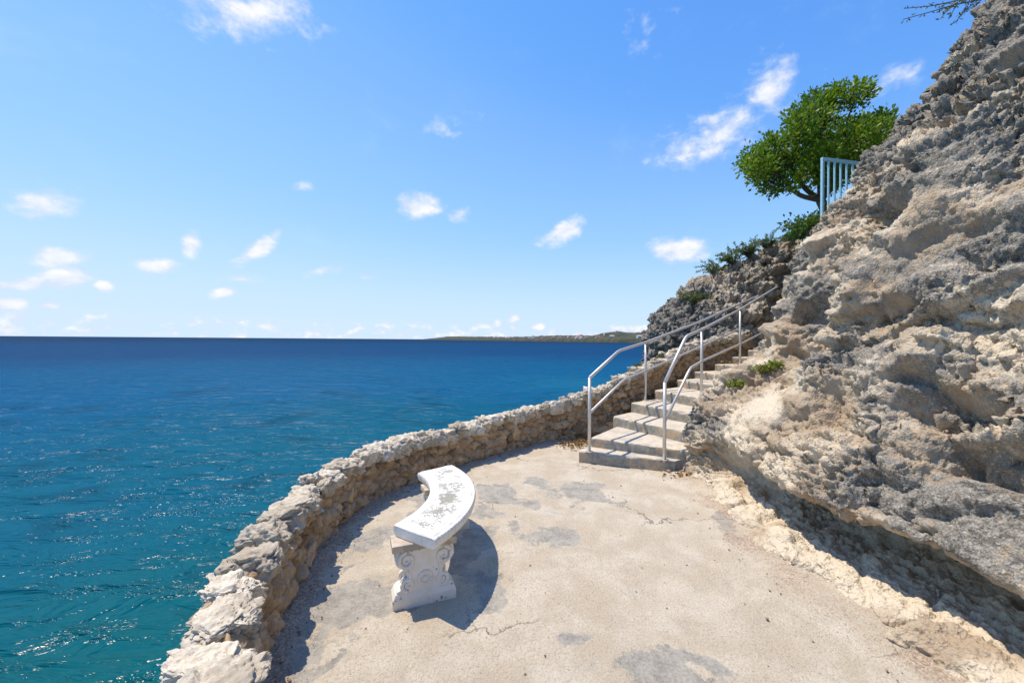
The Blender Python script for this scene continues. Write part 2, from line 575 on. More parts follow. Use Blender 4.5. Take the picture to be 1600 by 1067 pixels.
def concrete(name, c1, c2, patch, lo=0.5, hi=0.62, scale=6):
    m, n, b = new_mat(name)
    P = n.node('ShaderNodeNewGeometry').outputs['Position']
    col = n.mix(n.ramp(n.noise(P, 14, 6, 0.65), 0.35, 0.7), c1, c2)
    col = n.mix(n.ramp(n.math('ADD', n.noise(P, scale, 5, 0.65), n.math('MULTIPLY', n.math('SUBTRACT', n.noise(P, 70, 4), 0.5), 0.3)), lo, hi), col, patch)
    n.l.new(col, b.inputs['Base Color'])
    b.inputs['Roughness'].default_value = 0.92
    b.inputs['Specular IOR Level'].default_value = 0.2
    n.l.new(n.bump(n.noise(P, 80, 6, 0.7), 0.4, 0.006), b.inputs['Normal'])
    return m


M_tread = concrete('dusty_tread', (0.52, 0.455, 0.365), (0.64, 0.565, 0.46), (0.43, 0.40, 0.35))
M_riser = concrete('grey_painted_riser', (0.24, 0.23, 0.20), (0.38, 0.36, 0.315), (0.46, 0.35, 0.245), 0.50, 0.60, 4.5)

M_steel, n, b = new_mat('brushed_steel')
P = n.node('ShaderNodeNewGeometry').outputs['Position']
b.inputs['Metallic'].default_value = 0.7
n.l.new(n.mix(n.noise(P, 12, 4), (0.56, 0.55, 0.53), (0.70, 0.69, 0.67)), b.inputs['Base Color'])
n.l.new(n.math('ADD', n.math('MULTIPLY', n.noise(P, 25, 5), 0.35), 0.34), b.inputs['Roughness'])

# bench paint: white, flaked off along the ornament
M_seat, n, b = new_mat('flaking_white_paint')
tcn = n.node('ShaderNodeTexCoord')
O = tcn.outputs['Object']
at = n.node('ShaderNodeAttribute', attribute_name='Col')
s = n.node('ShaderNodeSeparateColor')
n.l.new(at.outputs['Color'], s.inputs[0])
strk = n.noise(O, 30, 5, 0.62, 1.8)
blot = n.noise(O, 9, 5, 0.65, 0.5)
fl = n.math('MULTIPLY', n.ramp(n.math('ADD', n.math('MULTIPLY', strk, 0.62), n.math('MULTIPLY', blot, 0.5)), 0.572, 0.597), s.outputs[0])
fl = n.math('MAXIMUM', fl, n.ramp(n.math('ADD', s.outputs[1], n.math('MULTIPLY', n.math('SUBTRACT', n.noise(O, 26, 6, 0.7), 0.5), 1.6)), 0.50, 0.54))
pcol = n.mix(n.ramp(n.noise(O, 40, 5), 0.4, 0.75), (0.80, 0.785, 0.735), (0.71, 0.69, 0.64))
pcol = n.mix(n.math('MULTIPLY', n.ramp(n.noise(O, 6, 6, 0.7, 0.8), 0.46, 0.70), 0.7), pcol, (0.52, 0.49, 0.43))
col = n.mix(fl, pcol, n.mix(n.noise(O, 60, 4), (0.20, 0.19, 0.15), (0.42, 0.39, 0.31)))
n.l.new(col, b.inputs['Base Color'])
b.inputs['Roughness'].default_value = 0.6
n.l.new(n.bump(n.math('SUBTRACT', 1.0, fl), 0.6, 0.003, n.bump(n.noise(O, 60, 4), 0.25, 0.004)), b.inputs['Normal'])

M_leg, n, b = new_mat('chipped_cream_paint')
O = n.node('ShaderNodeNewGeometry').outputs['Position']
ch = n.ramp(n.math('ADD', n.noise(O, 26, 5, 0.6, 0.5), n.math('MULTIPLY', n.noise(O, 7, 3), 0.5)), 0.90, 0.93)
col = n.mix(ch, n.mix(n.ramp(n.noise(O, 12, 5), 0.35, 0.7), (0.78, 0.75, 0.69), (0.70, 0.65, 0.56)), (0.28, 0.21, 0.15))
n.l.new(col, b.inputs['Base Color'])
b.inputs['Roughness'].default_value = 0.6
n.l.new(n.bump(n.noise(O, 60, 5), 0.25, 0.004), b.inputs['Normal'])
M_slab = concrete('bare_cement_slab', (0.50, 0.42, 0.32), (0.60, 0.51, 0.40), (0.40, 0.34, 0.27))

M_blue, n, b = new_mat('light_blue_paint')
P = n.node('ShaderNodeNewGeometry').outputs['Position']
n.l.new(n.mix(n.ramp(n.noise(P, 20, 5), 0.4, 0.75), (0.30, 0.60, 0.74), (0.42, 0.69, 0.80)), b.inputs['Base Color'])
b.inputs['Roughness'].default_value = 0.5


def leaf_material(name, c1, c2, c3):
    m, n, b = new_mat(name)
    at = n.node('ShaderNodeAttribute', attribute_name='Col')
    s = n.node('ShaderNodeSeparateColor')
    n.l.new(at.outputs['Color'], s.inputs[0])
    col = n.mix(n.ramp(s.outputs[0], 0.0, 0.6), c1, c2)
    col = n.mix(n.ramp(s.outputs[0], 0.6, 1.0), col, c3)
    n.l.new(col, b.inputs['Base Color'])
    b.inputs['Roughness'].default_value = 0.5
    b.inputs['Specular IOR Level'].default_value = 0.35
    tr = n.node('ShaderNodeBsdfTranslucent')
    n.l.new(n.mix(0.5, col, (0.25, 0.42, 0.03)), tr.inputs['Color'])
    ms = n.node('ShaderNodeMixShader')
    ms.inputs[0].default_value = 0.28
    n.l.new(b.outputs[0], ms.inputs[1])
    n.l.new(tr.outputs[0], ms.inputs[2])
    n.l.new(ms.outputs[0], m.node_tree.nodes['Material Output'].inputs['Surface'])
    return m


M_leaf = leaf_material('bright_green_leaf', (0.045, 0.105, 0.007), (0.14, 0.25, 0.012), (0.30, 0.39, 0.02))
M_leafdark = leaf_material('dark_green_leaf', (0.025, 0.07, 0.015), (0.05, 0.115, 0.02), (0.10, 0.17, 0.03))
M_scrub = leaf_material('grey_green_scrub', (0.07, 0.095, 0.045), (0.12, 0.15, 0.07), (0.20, 0.21, 0.10))
M_weed = leaf_material('yellow_green_weed', (0.14, 0.22, 0.02), (0.24, 0.32, 0.03), (0.40, 0.42, 0.06))
M_dry = leaf_material('dry_leaf', (0.16, 0.07, 0.03), (0.30, 0.14, 0.06), (0.42, 0.24, 0.11))
M_bark, n, b = new_mat('grey_brown_bark')
P = n.node('ShaderNodeNewGeometry').outputs['Position']
n.l.new(n.mix(n.noise(P, 15, 5), (0.08, 0.06, 0.045), (0.20, 0.16, 0.12)), b.inputs['Base Color'])
b.inputs['Roughness'].default_value = 0.9
n.l.new(n.bump(n.noise(P, 40, 5), 0.6, 0.02), b.inputs['Normal'])

# sea
M_sea, n, b = new_mat('sea_water')
P = n.node('ShaderNodeNewGeometry').outputs['Position']
sp = n.node('ShaderNodeSeparateXYZ')
n.l.new(P, sp.inputs[0])
dist = n.math('SQRT', n.math('ADD', n.math('MULTIPLY', sp.outputs[0], sp.outputs[0]), n.math('MULTIPLY', sp.outputs[1], sp.outputs[1])))
wob = n.math('MULTIPLY', n.math('SUBTRACT', n.noise(P, 0.05, 4, 0.6), 0.5), 60)
dd = n.math('ADD', dist, n.math('MULTIPLY', wob, n.ramp(dist, 10, 60)))
c0 = n.mix(n.ramp(dd, 7, 17), (0.001, 0.088, 0.104), (0.001, 0.090, 0.150))
c1 = n.mix(n.ramp(dd, 17, 45), c0, (0.001, 0.086, 0.195))
c2 = n.mix(n.ramp(dd, 45, 160), c1, (0.003, 0.050, 0.142))
c3 = n.mix(n.ramp(dd, 160, 900), c2, (0.006, 0.036, 0.090))
weed = n.ramp(n.noise(P, 0.22, 4, 0.6, 0.6), 0.52, 0.70)
c3 = n.mix(n.math('MULTIPLY', weed, n.math('MULTIPLY', n.ramp(dist, 90, 25), 0.55)), c3, (0.002, 0.040, 0.072))
# sandy shallows off the headland
sx = n.math('MULTIPLY', n.math('SUBTRACT', sp.outputs[0], 9.0), 0.055)
sy = n.math('MULTIPLY', n.math('SUBTRACT', sp.outputs[1], 46.0), 0.075)
shal = n.math('SUBTRACT', 1.0, n.math('SQRT', n.math('ADD', n.math('MULTIPLY', sx, sx), n.math('MULTIPLY', sy, sy))))
shal = n.ramp(n.math('ADD', shal, n.math('MULTIPLY', n.math('SUBTRACT', n.noise(P, 0.12, 4, 0.6), 0.5), 1.2)), 0.0, 0.9)
c3 = n.mix(n.math('MULTIPLY', shal, 0.6), c3, (0.006, 0.12, 0.21))
mp = n.node('ShaderNodeMapping')
mp.inputs['Rotation'].default_value = (0, 0, math.radians(-24))
mp.inputs['Scale'].default_value = (0.42, 1.0, 1.0)
n.l.new(P, mp.inputs['Vector'])
Q = mp.outputs[0]
w1 = n.noise(Q, 0.42, 3, 0.5, 0.4)
w2 = n.noise(Q, 1.35, 4, 0.55, 0.8)
w3 = n.noise(Q, 4.6, 3, 0.55, 0.6)
bp = n.bump(w1, 1.0, 1.1)
bp = n.bump(w2, 1.0, 0.46, bp)
bp = n.bump(w3, 1.0, 0.045, bp)
dif = n.node('ShaderNodeBsdfDiffuse')
n.l.new(c3, dif.inputs['Color'])
n.l.new(bp, dif.inputs['Normal'])
gl = n.node('ShaderNodeBsdfGlossy')
gl.inputs['Roughness'].default_value = 0.20
n.l.new(bp, gl.inputs['Normal'])
fr = n.node('ShaderNodeFresnel')
fr.inputs['IOR'].default_value = 1.33
n.l.new(bp, fr.inputs['Normal'])
# unresolved wavelets keep a real sea from mirroring fully at grazing angles
ff = n.math('MINIMUM', n.math('MULTIPLY', fr.outputs[0], 0.45), 0.045)
msea = n.node('ShaderNodeMixShader')
n.l.new(ff, msea.inputs[0])
n.l.new(dif.outputs[0], msea.inputs[1])
n.l.new(gl.outputs[0], msea.inputs[2])
n.l.new(msea.outputs[0], M_sea.node_tree.nodes['Material Output'].inputs['Surface'])
M_sea.node_tree.nodes.remove(b)

# far coast
M_coast, n, b = new_mat('dry_scrub_hillside')
P = n.node('ShaderNodeNewGeometry').outputs['Position']
col = n.mix(n.ramp(n.noise(P, 0.035, 5, 0.65), 0.38, 0.62), (0.028, 0.042, 0.020), (0.080, 0.068, 0.045))
col = n.mix(n.ramp(n.noise(P, 0.15, 3, 0.6), 0.5, 0.7), col, (0.022, 0.034, 0.016))
n.l.new(col, b.inputs['Base Color'])
b.inputs['Roughness'].default_value = 1.0
M_hwall = concrete('house_render', (0.72, 0.70, 0.66), (0.78, 0.76, 0.72), (0.66, 0.60, 0.50))
M_hroof = concrete('house_roof_tile', (0.36, 0.16, 0.09), (0.44, 0.22, 0.13), (0.30, 0.15, 0.10))
M_hroof2 = concrete('house_roof_grey', (0.45, 0.45, 0.44), (0.55, 0.55, 0.53), (0.4, 0.4, 0.4))
M_hglass, n, b = new_mat('house_window')
b.inputs['Base Color'].default_value = (0.03, 0.05, 0.07, 1)
b.inputs['Roughness'].default_value = 0.15

SEA_Z = -3.5
# ------------------------------------------------------------------ sea
R = 45000.0
sea_r = np.concatenate([[0.0], np.geomspace(3, R, 60)])
angs = np.linspace(0, 2 * math.pi, 96, endpoint=False)
V = np.array([[r * math.cos(t), r * math.sin(t), SEA_Z] for r in sea_r[1:] for t in angs])
o = obj_np('sea', V, grid_faces(len(sea_r) - 1, 96, True), M_sea, smooth=False)
tag(o, kind='structure')

# ------------------------------------------------------------------ the near cliff
XB = np.array([  # y, x of the foot
    (-3, 2.05), (0.5, 2.08), (1.7, 2.06), (2.4, 1.98), (3.0, 1.90), (3.5, 1.93), (3.9, 2.02), (4.2, 2.10), (4.55, 2.02), (4.75, 2.06), (4.95, 2.28), (5.25, 2.70), (5.5, 3.03),
    (5.9, 3.57), (6.2, 3.92), (6.5, 4.14), (7.2, 5.1), (8.2, 7.6), (9.2, 11.0)])
# profiles: (dx from the foot, z); the same number of control points in each
def prof(y):
    near = np.array([(-0.10, -0.12), (0.02, 0.06), (0.18, 0.12), (0.46, 0.10), (0.78, 0.12), (0.90, 0.26), (0.66, 0.40), (0.28, 0.43), (0.15, 0.51), (0.22, 0.72), (0.40, 0.98),
                     (0.70, 1.45), (0.98, 2.20), (1.50, 3.20), (2.25, 4.40), (2.95, 5.40), (3.75, 6.40), (4.9, 7.6), (8.0, 8.6)])
    mid = np.array([(-0.12, -0.12), (0.02, 0.06), (0.14, 0.12), (0.30, 0.11), (0.46, 0.15), (0.48, 0.30), (0.36, 0.43), (0.16, 0.49), (0.10, 0.58), (0.22, 0.80), (0.50, 0.98),
                    (0.98, 1.28), (1.40, 2.10), (2.0, 3.15), (2.85, 4.35), (3.45, 5.25), (4.3, 6.2), (5.3, 7.4), (8.4, 8.6)])
    knob = np.array([(-0.10, -0.12), (0.0, 0.02), (0.02, 0.08), (0.01, 0.15), (0.0, 0.23), (0.0, 0.32), (0.01, 0.42), (0.04, 0.52), (0.10, 0.66), (0.26, 0.84), (0.55, 1.00),
                     (1.02, 1.22), (1.50, 2.10), (2.15, 3.15), (3.05, 4.35), (3.60, 5.25), (4.4, 6.2), (5.4, 7.4), (8.4, 8.6)])
    end = np.array([(-0.06, -0.12), (-0.02, 0.1), (0.0, 0.25), (0.0, 0.4), (0.0, 0.55), (0.02, 0.7), (0.05, 0.85), (0.1, 1.0), (0.10, 1.15), (0.12, 1.4), (0.16, 1.75),
                    (0.20, 2.15), (0.53, 2.80), (0.91, 3.50), (2.10, 4.62), (2.36, 5.22), (3.18, 6.20), (4.0, 7.1), (6.1, 8.4)])
    ys = [-3, 3.3, 3.9, 4.5, 5.2, 6.3, 10]
    ps = [near, near, mid, knob, knob * 0.6 + end * 0.4, end, end]
    for i in range(len(ys) - 1):
        if y <= ys[i + 1]:
            t = (y - ys[i]) / (ys[i + 1] - ys[i])
            t = t * t * (3 - 2 * t)
            return ps[i] * (1 - t) + ps[i + 1] * t
    return end


yu = np.concatenate([np.linspace(-3, 1.35, 70, endpoint=False), np.geomspace(1.35, 7.0, 760), np.linspace(7.03, 9.2, 40)])
NV = 860
xb = catmull(XB, 600)[0]
vq = np.linspace(0, 1, NV)
Prock = np.zeros((len(yu), NV, 3))
for i, y in enumerate(yu):
    pr, L = catmull(prof(y), 420)
    s_ = np.linspace(0, 1, 420)
    # more samples in the lower 40 percent of the profile, which is nearest to the viewer
    q = vq ** 1.35
    px_ = np.interp(q, s_, pr[:, 0])
    pz_ = np.interp(q, s_, pr[:, 1])
    Prock[i, :, 0] = np.interp(y, xb[:, 0], xb[:, 1]) + px_
    Prock[i, :, 1] = y
    Prock[i, :, 2] = pz_
N0 = -grid_normals(Prock)
if N0[400, 700, 0] > 0:
    N0 = -N0
Pf = Prock.reshape(-1, 3).astype(np.float32)
Nf = N0.reshape(-1, 3).astype(np.float32)
zf, yf, xf = Pf[:, 2], Pf[:, 1], Pf[:, 0]
warp = np.stack([fbm(Pf * 1.7, 2, seed=s0) for s0 in (3, 17, 29)], 1) * 0.16
Q = Pf + warp
foot = sst(zf, -0.05, 0.35)
upper = sst(zf, 0.5, 1.3)
big = fbm(Pf * 0.85, 3, seed=50)
A = np.array([1, 0.8, 2.6], np.float32)
ledge = fbm(Q * A * 1.25, 4, seed=60, ridged=True)
f1, f2, cid = worley(Q * np.array([2.6, 2.0, 3.6], np.float32), 5)
blocky = (cid - 0.5) * 0.6 + (0.55 - f1) * 0.35 - 0.55 * np.exp(-((f2 - f1) / 0.07) ** 2)
smooth_shelf = np.exp(-(((xf - 2.55) / 0.42) ** 2 + ((yf - 3.75) / 0.55) ** 2 + ((zf - 0.98) / 0.22) ** 2))
cob = np.exp(-(((yf - 4.2) / 1.0) ** 2 + ((zf - 1.45) / 0.5) ** 2)) + 0.35 * sst(fbm(Pf * 0.9, 2, seed=91), 0.05, 0.3)
fa, fe = facets(Q * np.array([2.1, 1.5, 3.4], np.float32), 21)
fb, fbe = facets(Q * np.array([5.0, 3.6, 8.5], np.float32), 22)
patchy = 0.25 + 0.95 * sst(fbm(Pf * np.array([0.9, 0.8, 1.3], np.float32), 3, seed=333), -0.12, 0.22)
patchy *= 0.55 + 0.45 * sst(zf, 0.35, 0.6)
disp = big * (0.12 + 0.22 * upper) + (fa * (0.07 + 0.07 * upper) - 0.05 * np.exp(-(fe / 0.05) ** 2)) * (1 - 0.8 * smooth_shelf) + (fb * 0.050 - 0.022 * np.exp(-(fbe / 0.06) ** 2)) * (1 - 0.7 * smooth_shelf) * patchy + (ledge - 0.25) * (0.03 + 0.05 * upper) + blocky * (0.02 + 0.03 * upper + 0.05 * cob) * (1 - 0.8 * smooth_shelf)
for (hx, hy, hz_, ry_, rz_, dep_) in [(0, 2.35, 1.18, 0.30, 0.10, 0.22), (0, 2.05, 0.98, 0.22, 0.08, 0.18), (0, 3.1, 1.75, 0.40, 0.09, 0.16), (0, 4.3, 1.95, 0.45, 0.13, 0.20), (0, 4.9, 1.55, 0.30, 0.12, 0.18),
                                     (0, 5.2, 2.5, 0.5, 0.16, 0.24), (0, 3.6, 2.55, 0.45, 0.14, 0.20), (0, 4.2, 3.2, 0.6, 0.18, 0.24), (0, 2.8, 2.3, 0.3, 0.12, 0.18), (0, 5.9, 1.7, 0.3, 0.2, 0.22), (0, 5.6, 3.4, 0.5, 0.2, 0.2), (0, 3.9, 1.42, 0.5, 0.07, 0.15)]:
    qy = (yf + warp[:, 1] * 1.2 - hy) / ry_
    qz = (zf + warp[:, 2] * 0.7 - hz_ + (yf - hy) * 0.12) / rz_
    disp = disp - 0.75 * dep_ * sst(1.25 - np.sqrt(qy * qy + qz * qz), 0.0, 0.55)
high = sst(zf, 2.2, 3.4)
disp *= 1 - 0.2 * high
disp -= 0.02 * upper
by_stairs = sst(yf, 4.7, 5.2) * sst(zf, 2.0, 1.2)
disp *= (0.6 + 0.4 * foot) * (1 - 0.55 * by_stairs)
disp -= 0.05 * by_stairs
def box_blur(g, w, axis):
    c = np.cumsum(np.concatenate([np.repeat(np.take(g, [0], axis), w + 1, axis), g, np.repeat(np.take(g, [-1], axis), w, axis)], axis), axis)
    n_ = g.shape[axis]
    return (np.take(c, np.arange(2 * w + 1, 2 * w + 1 + n_), axis) - np.take(c, np.arange(0, n_), axis)) / (2 * w + 1)


dg = disp.reshape(Prock.shape[:2]).astype(np.float64)
dg = box_blur(box_blur(dg, 2, 0), 2, 1)
disp = dg.reshape(-1)
P1 = (Pf + Nf * disp[:, None]).reshape(Prock.shape)
str_v = np.linalg.norm(np.gradient(P1, axis=1), axis=-1) / (np.linalg.norm(np.gradient(Prock, axis=1), axis=-1) + 1e-6)
str_u = np.linalg.norm(np.gradient(P1, axis=0), axis=-1) / (np.linalg.norm(np.gradient(Prock, axis=0), axis=-1) + 1e-6)
calm_s = (1.0 / np.clip(np.maximum(str_v, str_u), 1.0, 3.0) ** 1.3).reshape(-1)
N1 = grid_normals(P1)
N1 *= np.sign((N1 * N0).sum(-1, keepdims=True) + 1e-9)
P1f = P1.reshape(-1, 3).astype(np.float32)
N1f = N1.reshape(-1, 3).astype(np.float32)
rough = (0.35 + 0.95 * sst(fbm(Pf * 1.1, 3, seed=120), -0.22, 0.28)) * (1 - 0.75 * smooth_shelf) * (0.6 + 0.4 * sst(zf, 0.3, 0.55))
lam = fbm((P1f + warp * 0.3) * np.array([3.4, 2.4, 12], np.float32), 4, seed=70, ridged=True)
wq = P1f + np.stack([fbm(P1f * 9, 2, seed=s0) for s0 in (31, 37, 41)], 1) * 0.05
fc_, fce = facets(wq * np.array([12, 9, 20], np.float32), 23)
g1, g2, gc = worley(wq * np.array([6.0, 4.4, 8.5], np.float32), 9)
h1, h2, _c = worley(wq * np.array([15, 11, 21], np.float32), 13)
k1, k2, _c = worley(P1f * np.array([36, 28, 44], np.float32) + warp * 8, 15)
fine = fbm(P1f * 22, 3, seed=80, ridged=True)
big_pit = sst(gc, 0.35, 0.75)
rough = rough * (1 + 0.35 * high) * calm_s * 1.3
d2 = rough * ((lam - 0.3) * 0.032 + (g1 - 0.5) * (0.03 + 0.10 * big_pit) - 0.03 * np.exp(-((g2 - g1) / 0.08) ** 2) + (h1 - 0.5) * 0.064 + (k1 - 0.5) * 0.032 + (fine - 0.3) * 0.018 + fc_ * 0.020 - 0.010 * np.exp(-(fce / 0.08) ** 2))
P2 = P1f + N1f * d2[:, None]
# surface weathering: grey crust on the exposed bosses, bare tan rock where pieces broke off
gn = fbm(Pf * np.array([0.9, 0.8, 1.6], np.float32), 4, seed=140)
gn2 = fbm(Pf * np.array([4, 3, 7], np.float32), 4, seed=150)
gm = 0.37 + gn * 1.35 + gn2 * 0.7
gm += 0.50 * sst(zf - (yf - 4.0) * 0.25, 2.4, 4.0)
gm += 0.42 * np.exp(-(((zf - 0.72) / 0.20) ** 2)) * sst(yf, 3.4, 2.6)
gm += 0.34 * np.exp(-(((zf - 0.75) / 0.3) ** 2 + ((yf - 4.75) / 0.45) ** 2))
gm += 0.35 * np.exp(-(((zf - 1.95) / 0.5) ** 2 + ((yf - 4.6) / 0.9) ** 2))
gm += 0.3 * np.exp(-(((zf - 1.9) / 0.6) ** 2 + ((yf - 2.5) / 0.6) ** 2))
gm -= 0.75 * smooth_shelf
gm -= 0.55 * sst(zf, 0.50, 0.36)
gm -= 0.25 * cob * sst(zf, 2.0, 1.4)
hue = 0.46 + fbm(Pf * 2.3, 3, seed=160) * 1.2 + 0.3 * smooth_shelf
stn = np.clip(fbm(Pf * 1.6, 3, seed=170) * 1.8 - 0.35, 0, 1) * 0.8 * (0.3 + 0.7 * sst(zf, 0.15, 0.6))
hue = hue + 0.35 * sst(zf, 0.4, 0.1)
attr = np.clip(np.stack([gm, hue, stn], 1), 0, 1)
rock = obj_np('cliff', P2, grid_faces(len(yu), NV), M_rock, attr=attr)
tag(rock, 'rugged grey and tan limestone cliff rising beside the terrace', 'cliff', kind='structure')
ROCK = P2.reshape(Prock.shape)
ROCKN = N1

# ------------------------------------------------------------------ headland behind the stairs
C = np.array([9.0, 12.2])
bpath = [(16, 22), (8.5, 18.5), (5.6, 15.0), (4.3, 12.4), (4.05, 11.2), (4.3, 10.4), (4.95, 9.8), (5.6, 9.5), (6.4, 9.5), (6.95, 9.25), (6.7, 8.8), (6.1, 8.0), (5.47, 7.15), (5.75, 6.95), (7.5, 6.9), (12, 6.9), (16, 8)]
bp_, L = catmull(bpath, 4000)
bden = np.where((bp_[:, 0] < 7.1) & (bp_[:, 1] < 12.6), 1.0, 0.07)
bcum = np.cumsum(bden)
bp_ = bp_[np.searchsorted(bcum, np.linspace(bcum[0], bcum[-1], 820)).clip(0, 3999)]
nose = np.array([(0.06, -4.5), (0.05, -3.4), (0.09, -1.0), (0.10, 0.2), (0.03, 0.75), (0.0, 1.2), (0.0, 1.7), (0.05, 2.1), (0.15, 2.55), (0.26, 3.05), (0.38, 3.4), (0.56, 3.7), (0.74, 3.9), (1.0, 4.0)])
face = np.array([(-0.1, -4.5), (-0.1, -3.4), (-0.08, -1.0), (-0.06, 0.2), (-0.04, 0.75), (-0.10, 1.2), (-0.05, 1.6), (0.05, 2.15), (0.16, 2.75), (0.27, 3.35), (0.37, 3.85), (0.46, 4.2), (0.7, 4.35), (1.0, 4.4)])
plat = np.array([(-0.02, -4.5), (-0.02, -3.4), (-0.02, -1.0), (-0.02, 0.2), (-0.02, 0.75), (-0.02, 1.2), (-0.01, 1.7), (-0.01, 2.2), (0.0, 2.7), (0.0, 3.1), (0.01, 3.4), (0.05, 3.66), (0.3, 3.85), (1.0, 4.1)])
NVH = 420
NH = len(bp_)
kp = [np.argmin(((bp_ - np.array(q)) ** 2).sum(1)) for q in ((4.4, 10.4), (5.3, 9.6), (6.5, 9.5), (6.3, 8.3))]
PH = np.zeros((NH, NVH, 3))
for i in range(NH):
    if i < kp[0]:
        pr = nose
    elif i < kp[1]:
        t = (i - kp[0]) / (kp[1] - kp[0]); pr = nose * (1 - t) + face * t
    elif i < kp[2]:
        pr = face
    elif i < kp[3]:
        t = (i - kp[2]) / (kp[3] - kp[2]); pr = face * (1 - t) + plat * t
    else:
        pr = plat
    r_, L = catmull(pr, NVH)
    PH[i, :, :2] = bp_[i] * (1 - r_[:, :1]) + C * r_[:, :1]
    PH[i, :, 2] = r_[:, 1]
NHm = grid_normals(PH)
if NHm[kp[1], 150, 1] > 0:
    NHm = -NHm
Pf = PH.reshape(-1, 3).astype(np.float32)
Nf = NHm.reshape(-1, 3).astype(np.float32)
warp = np.stack([fbm(Pf * 1.3, 2, seed=s0) for s0 in (203, 217, 229)], 1) * 0.35
f1, f2, cid = worley((Pf + warp) * np.array([1.7, 1.7, 2.4], np.float32), 205)
side = sst(4.05 - Pf[:, 2], 0.0, 0.5)
platm = np.clip((np.arange(NH)[:, None] - kp[2]) / 90.0, 0, 1) * np.ones((1, NVH))
calm = 1 - 0.7 * platm.reshape(-1)
fa, fe = facets((Pf + warp) * np.array([1.5, 1.5, 2.4], np.float32), 221)
fb, fbe = facets((Pf + warp) * np.array([4.2, 4.2, 7], np.float32), 222)
disp = fbm(Pf * 0.7, 3, seed=250) * 0.30 + fa * 0.22 + fb * 0.10 + ((0.6 - f1) * 0.3 + (cid - 0.5) * 0.22) * 0.7 + (fbm((Pf + warp) * np.array([1.6, 1.6, 4], np.float32), 4, seed=260, ridged=True) - 0.3) * 0.16
disp *= calm * (0.35 + 0.65 * side)
P1 = (Pf + Nf * disp[:, None]).reshape(PH.shape)
N1 = grid_normals(P1)
N1 *= np.sign((N1 * NHm).sum(-1, keepdims=True) + 1e-9)
P1f = P1.reshape(-1, 3).astype(np.float32)
g1, g2, gc = worley(P1f * np.array([3.6, 3.6, 5.0], np.float32) + warp * 2, 209)
h1, h2, _c = worley(P1f * np.array([9, 9, 12], np.float32) + warp * 3, 210)
d2 = (g1 - 0.5) * (0.06 + 0.14 * sst(gc, 0.3, 0.7)) - 0.05 * np.exp(-((g2 - g1) / 0.08) ** 2) + (h1 - 0.5) * 0.09 + (fbm(P1f * np.array([6, 6, 12], np.float32), 4, seed=280, ridged=True) - 0.3) * 0.08
P2 = P1f + N1.reshape(-1, 3) * d2[:, None]
gm = 0.30 + fbm(Pf * 0.9, 4, seed=290) * 0.9 + fbm(Pf * np.array([3, 3, 5], np.float32), 3, seed=291) * 0.5
gm += 0.5 * sst(Pf[:, 0], 5.8, 4.6)                       # the seaward nose is dark with lichen
gm -= 0.45 * np.exp(-(((Pf[:, 0] - 6.0) / 0.8) ** 2 + ((Pf[:, 1] - 9.8) / 0.9) ** 2 + ((Pf[:, 2] - 2.8) / 1.0) ** 2))
hue = 0.45 + fbm(Pf * 1.5, 3, seed=292) * 0.8
stn = np.clip(fbm(Pf * 1.1, 3, seed=293) * 1.8 - 0.4, 0, 1)
head = obj_np('headland', P2, grid_faces(NH, NVH), M_head, attr=np.clip(np.stack([gm, hue, stn], 1), 0, 1))
tag(head, 'dark lichen covered limestone headland behind the stairs', 'headland', kind='structure')
HEAD = P2.reshape(PH.shape)

# ------------------------------------------------------------------ far coast with houses
sil = [(660, 530.0, 3900), (690, 527.0, 3500), (702, 525.6, 3100), (760, 526.0, 2300), (810, 526.3, 1800), (870, 524.0, 1400), (920, 524.4, 1180), (942, 520.3, 1090), (965, 517.8, 1010), (990, 519.6, 960),
       (1012, 517.4, 920), (1040, 517.0, 880), (1110, 516.0, 800), (1200, 515, 740), (1330, 514, 690)]
rows = []
for (px, py, yd) in sil:
    hor = 531 + 0.0077 * (px - 800)
    rows.append(((px - 800) / 622 * yd, yd, 1.55 + (hor - py) / 622 * yd))
cs, L = catmull(rows, 420)
ND = 40
PC = np.zeros((420, ND, 3))
for j, t in enumerate(np.linspace(0, 1, ND)):
    ridge = cs[:, 2]
    base = SEA_Z - 1.0
    shore = np.minimum(ridge * 0.35, 7.0)
    hgt = np.where(t < 0.06, base + (shore - base) * (t / 0.06), shore + (ridge - shore) * min(1, ((t - 0.06) / 0.5)) ** 1.2) if t >= 0.06 else base + (shore - base) * (t / 0.06)
    if t > 0.56:
        hgt = ridge * (1 - 0.5 * (t - 0.56) / 0.44)
    k = 1 + t * 0.22
    PC[:, j, 0] = cs[:, 0] * k
    PC[:, j, 1] = cs[:, 1] * k
    PC[:, j, 2] = 1.55 + (hgt - 1.55) * (k if t > 0.3 else 1)
Pf = PC.reshape(-1, 3).astype(np.float32)
bumpz = fbm(Pf * 0.03, 4, seed=310) * 3.0 + fbm(Pf * 0.12, 3, seed=311) * 2.2
tt = np.tile(np.linspace(0, 1, ND), 420)
Pf[:, 2] += bumpz * sst(tt, 0.02, 0.12) * 0.8
o = obj_np('coast', Pf, grid_faces(420, ND), M_coast)
tag(o, 'low scrub covered coastline with houses on the horizon', 'coast', kind='structure')
COAST = Pf.reshape(420, ND, 3)


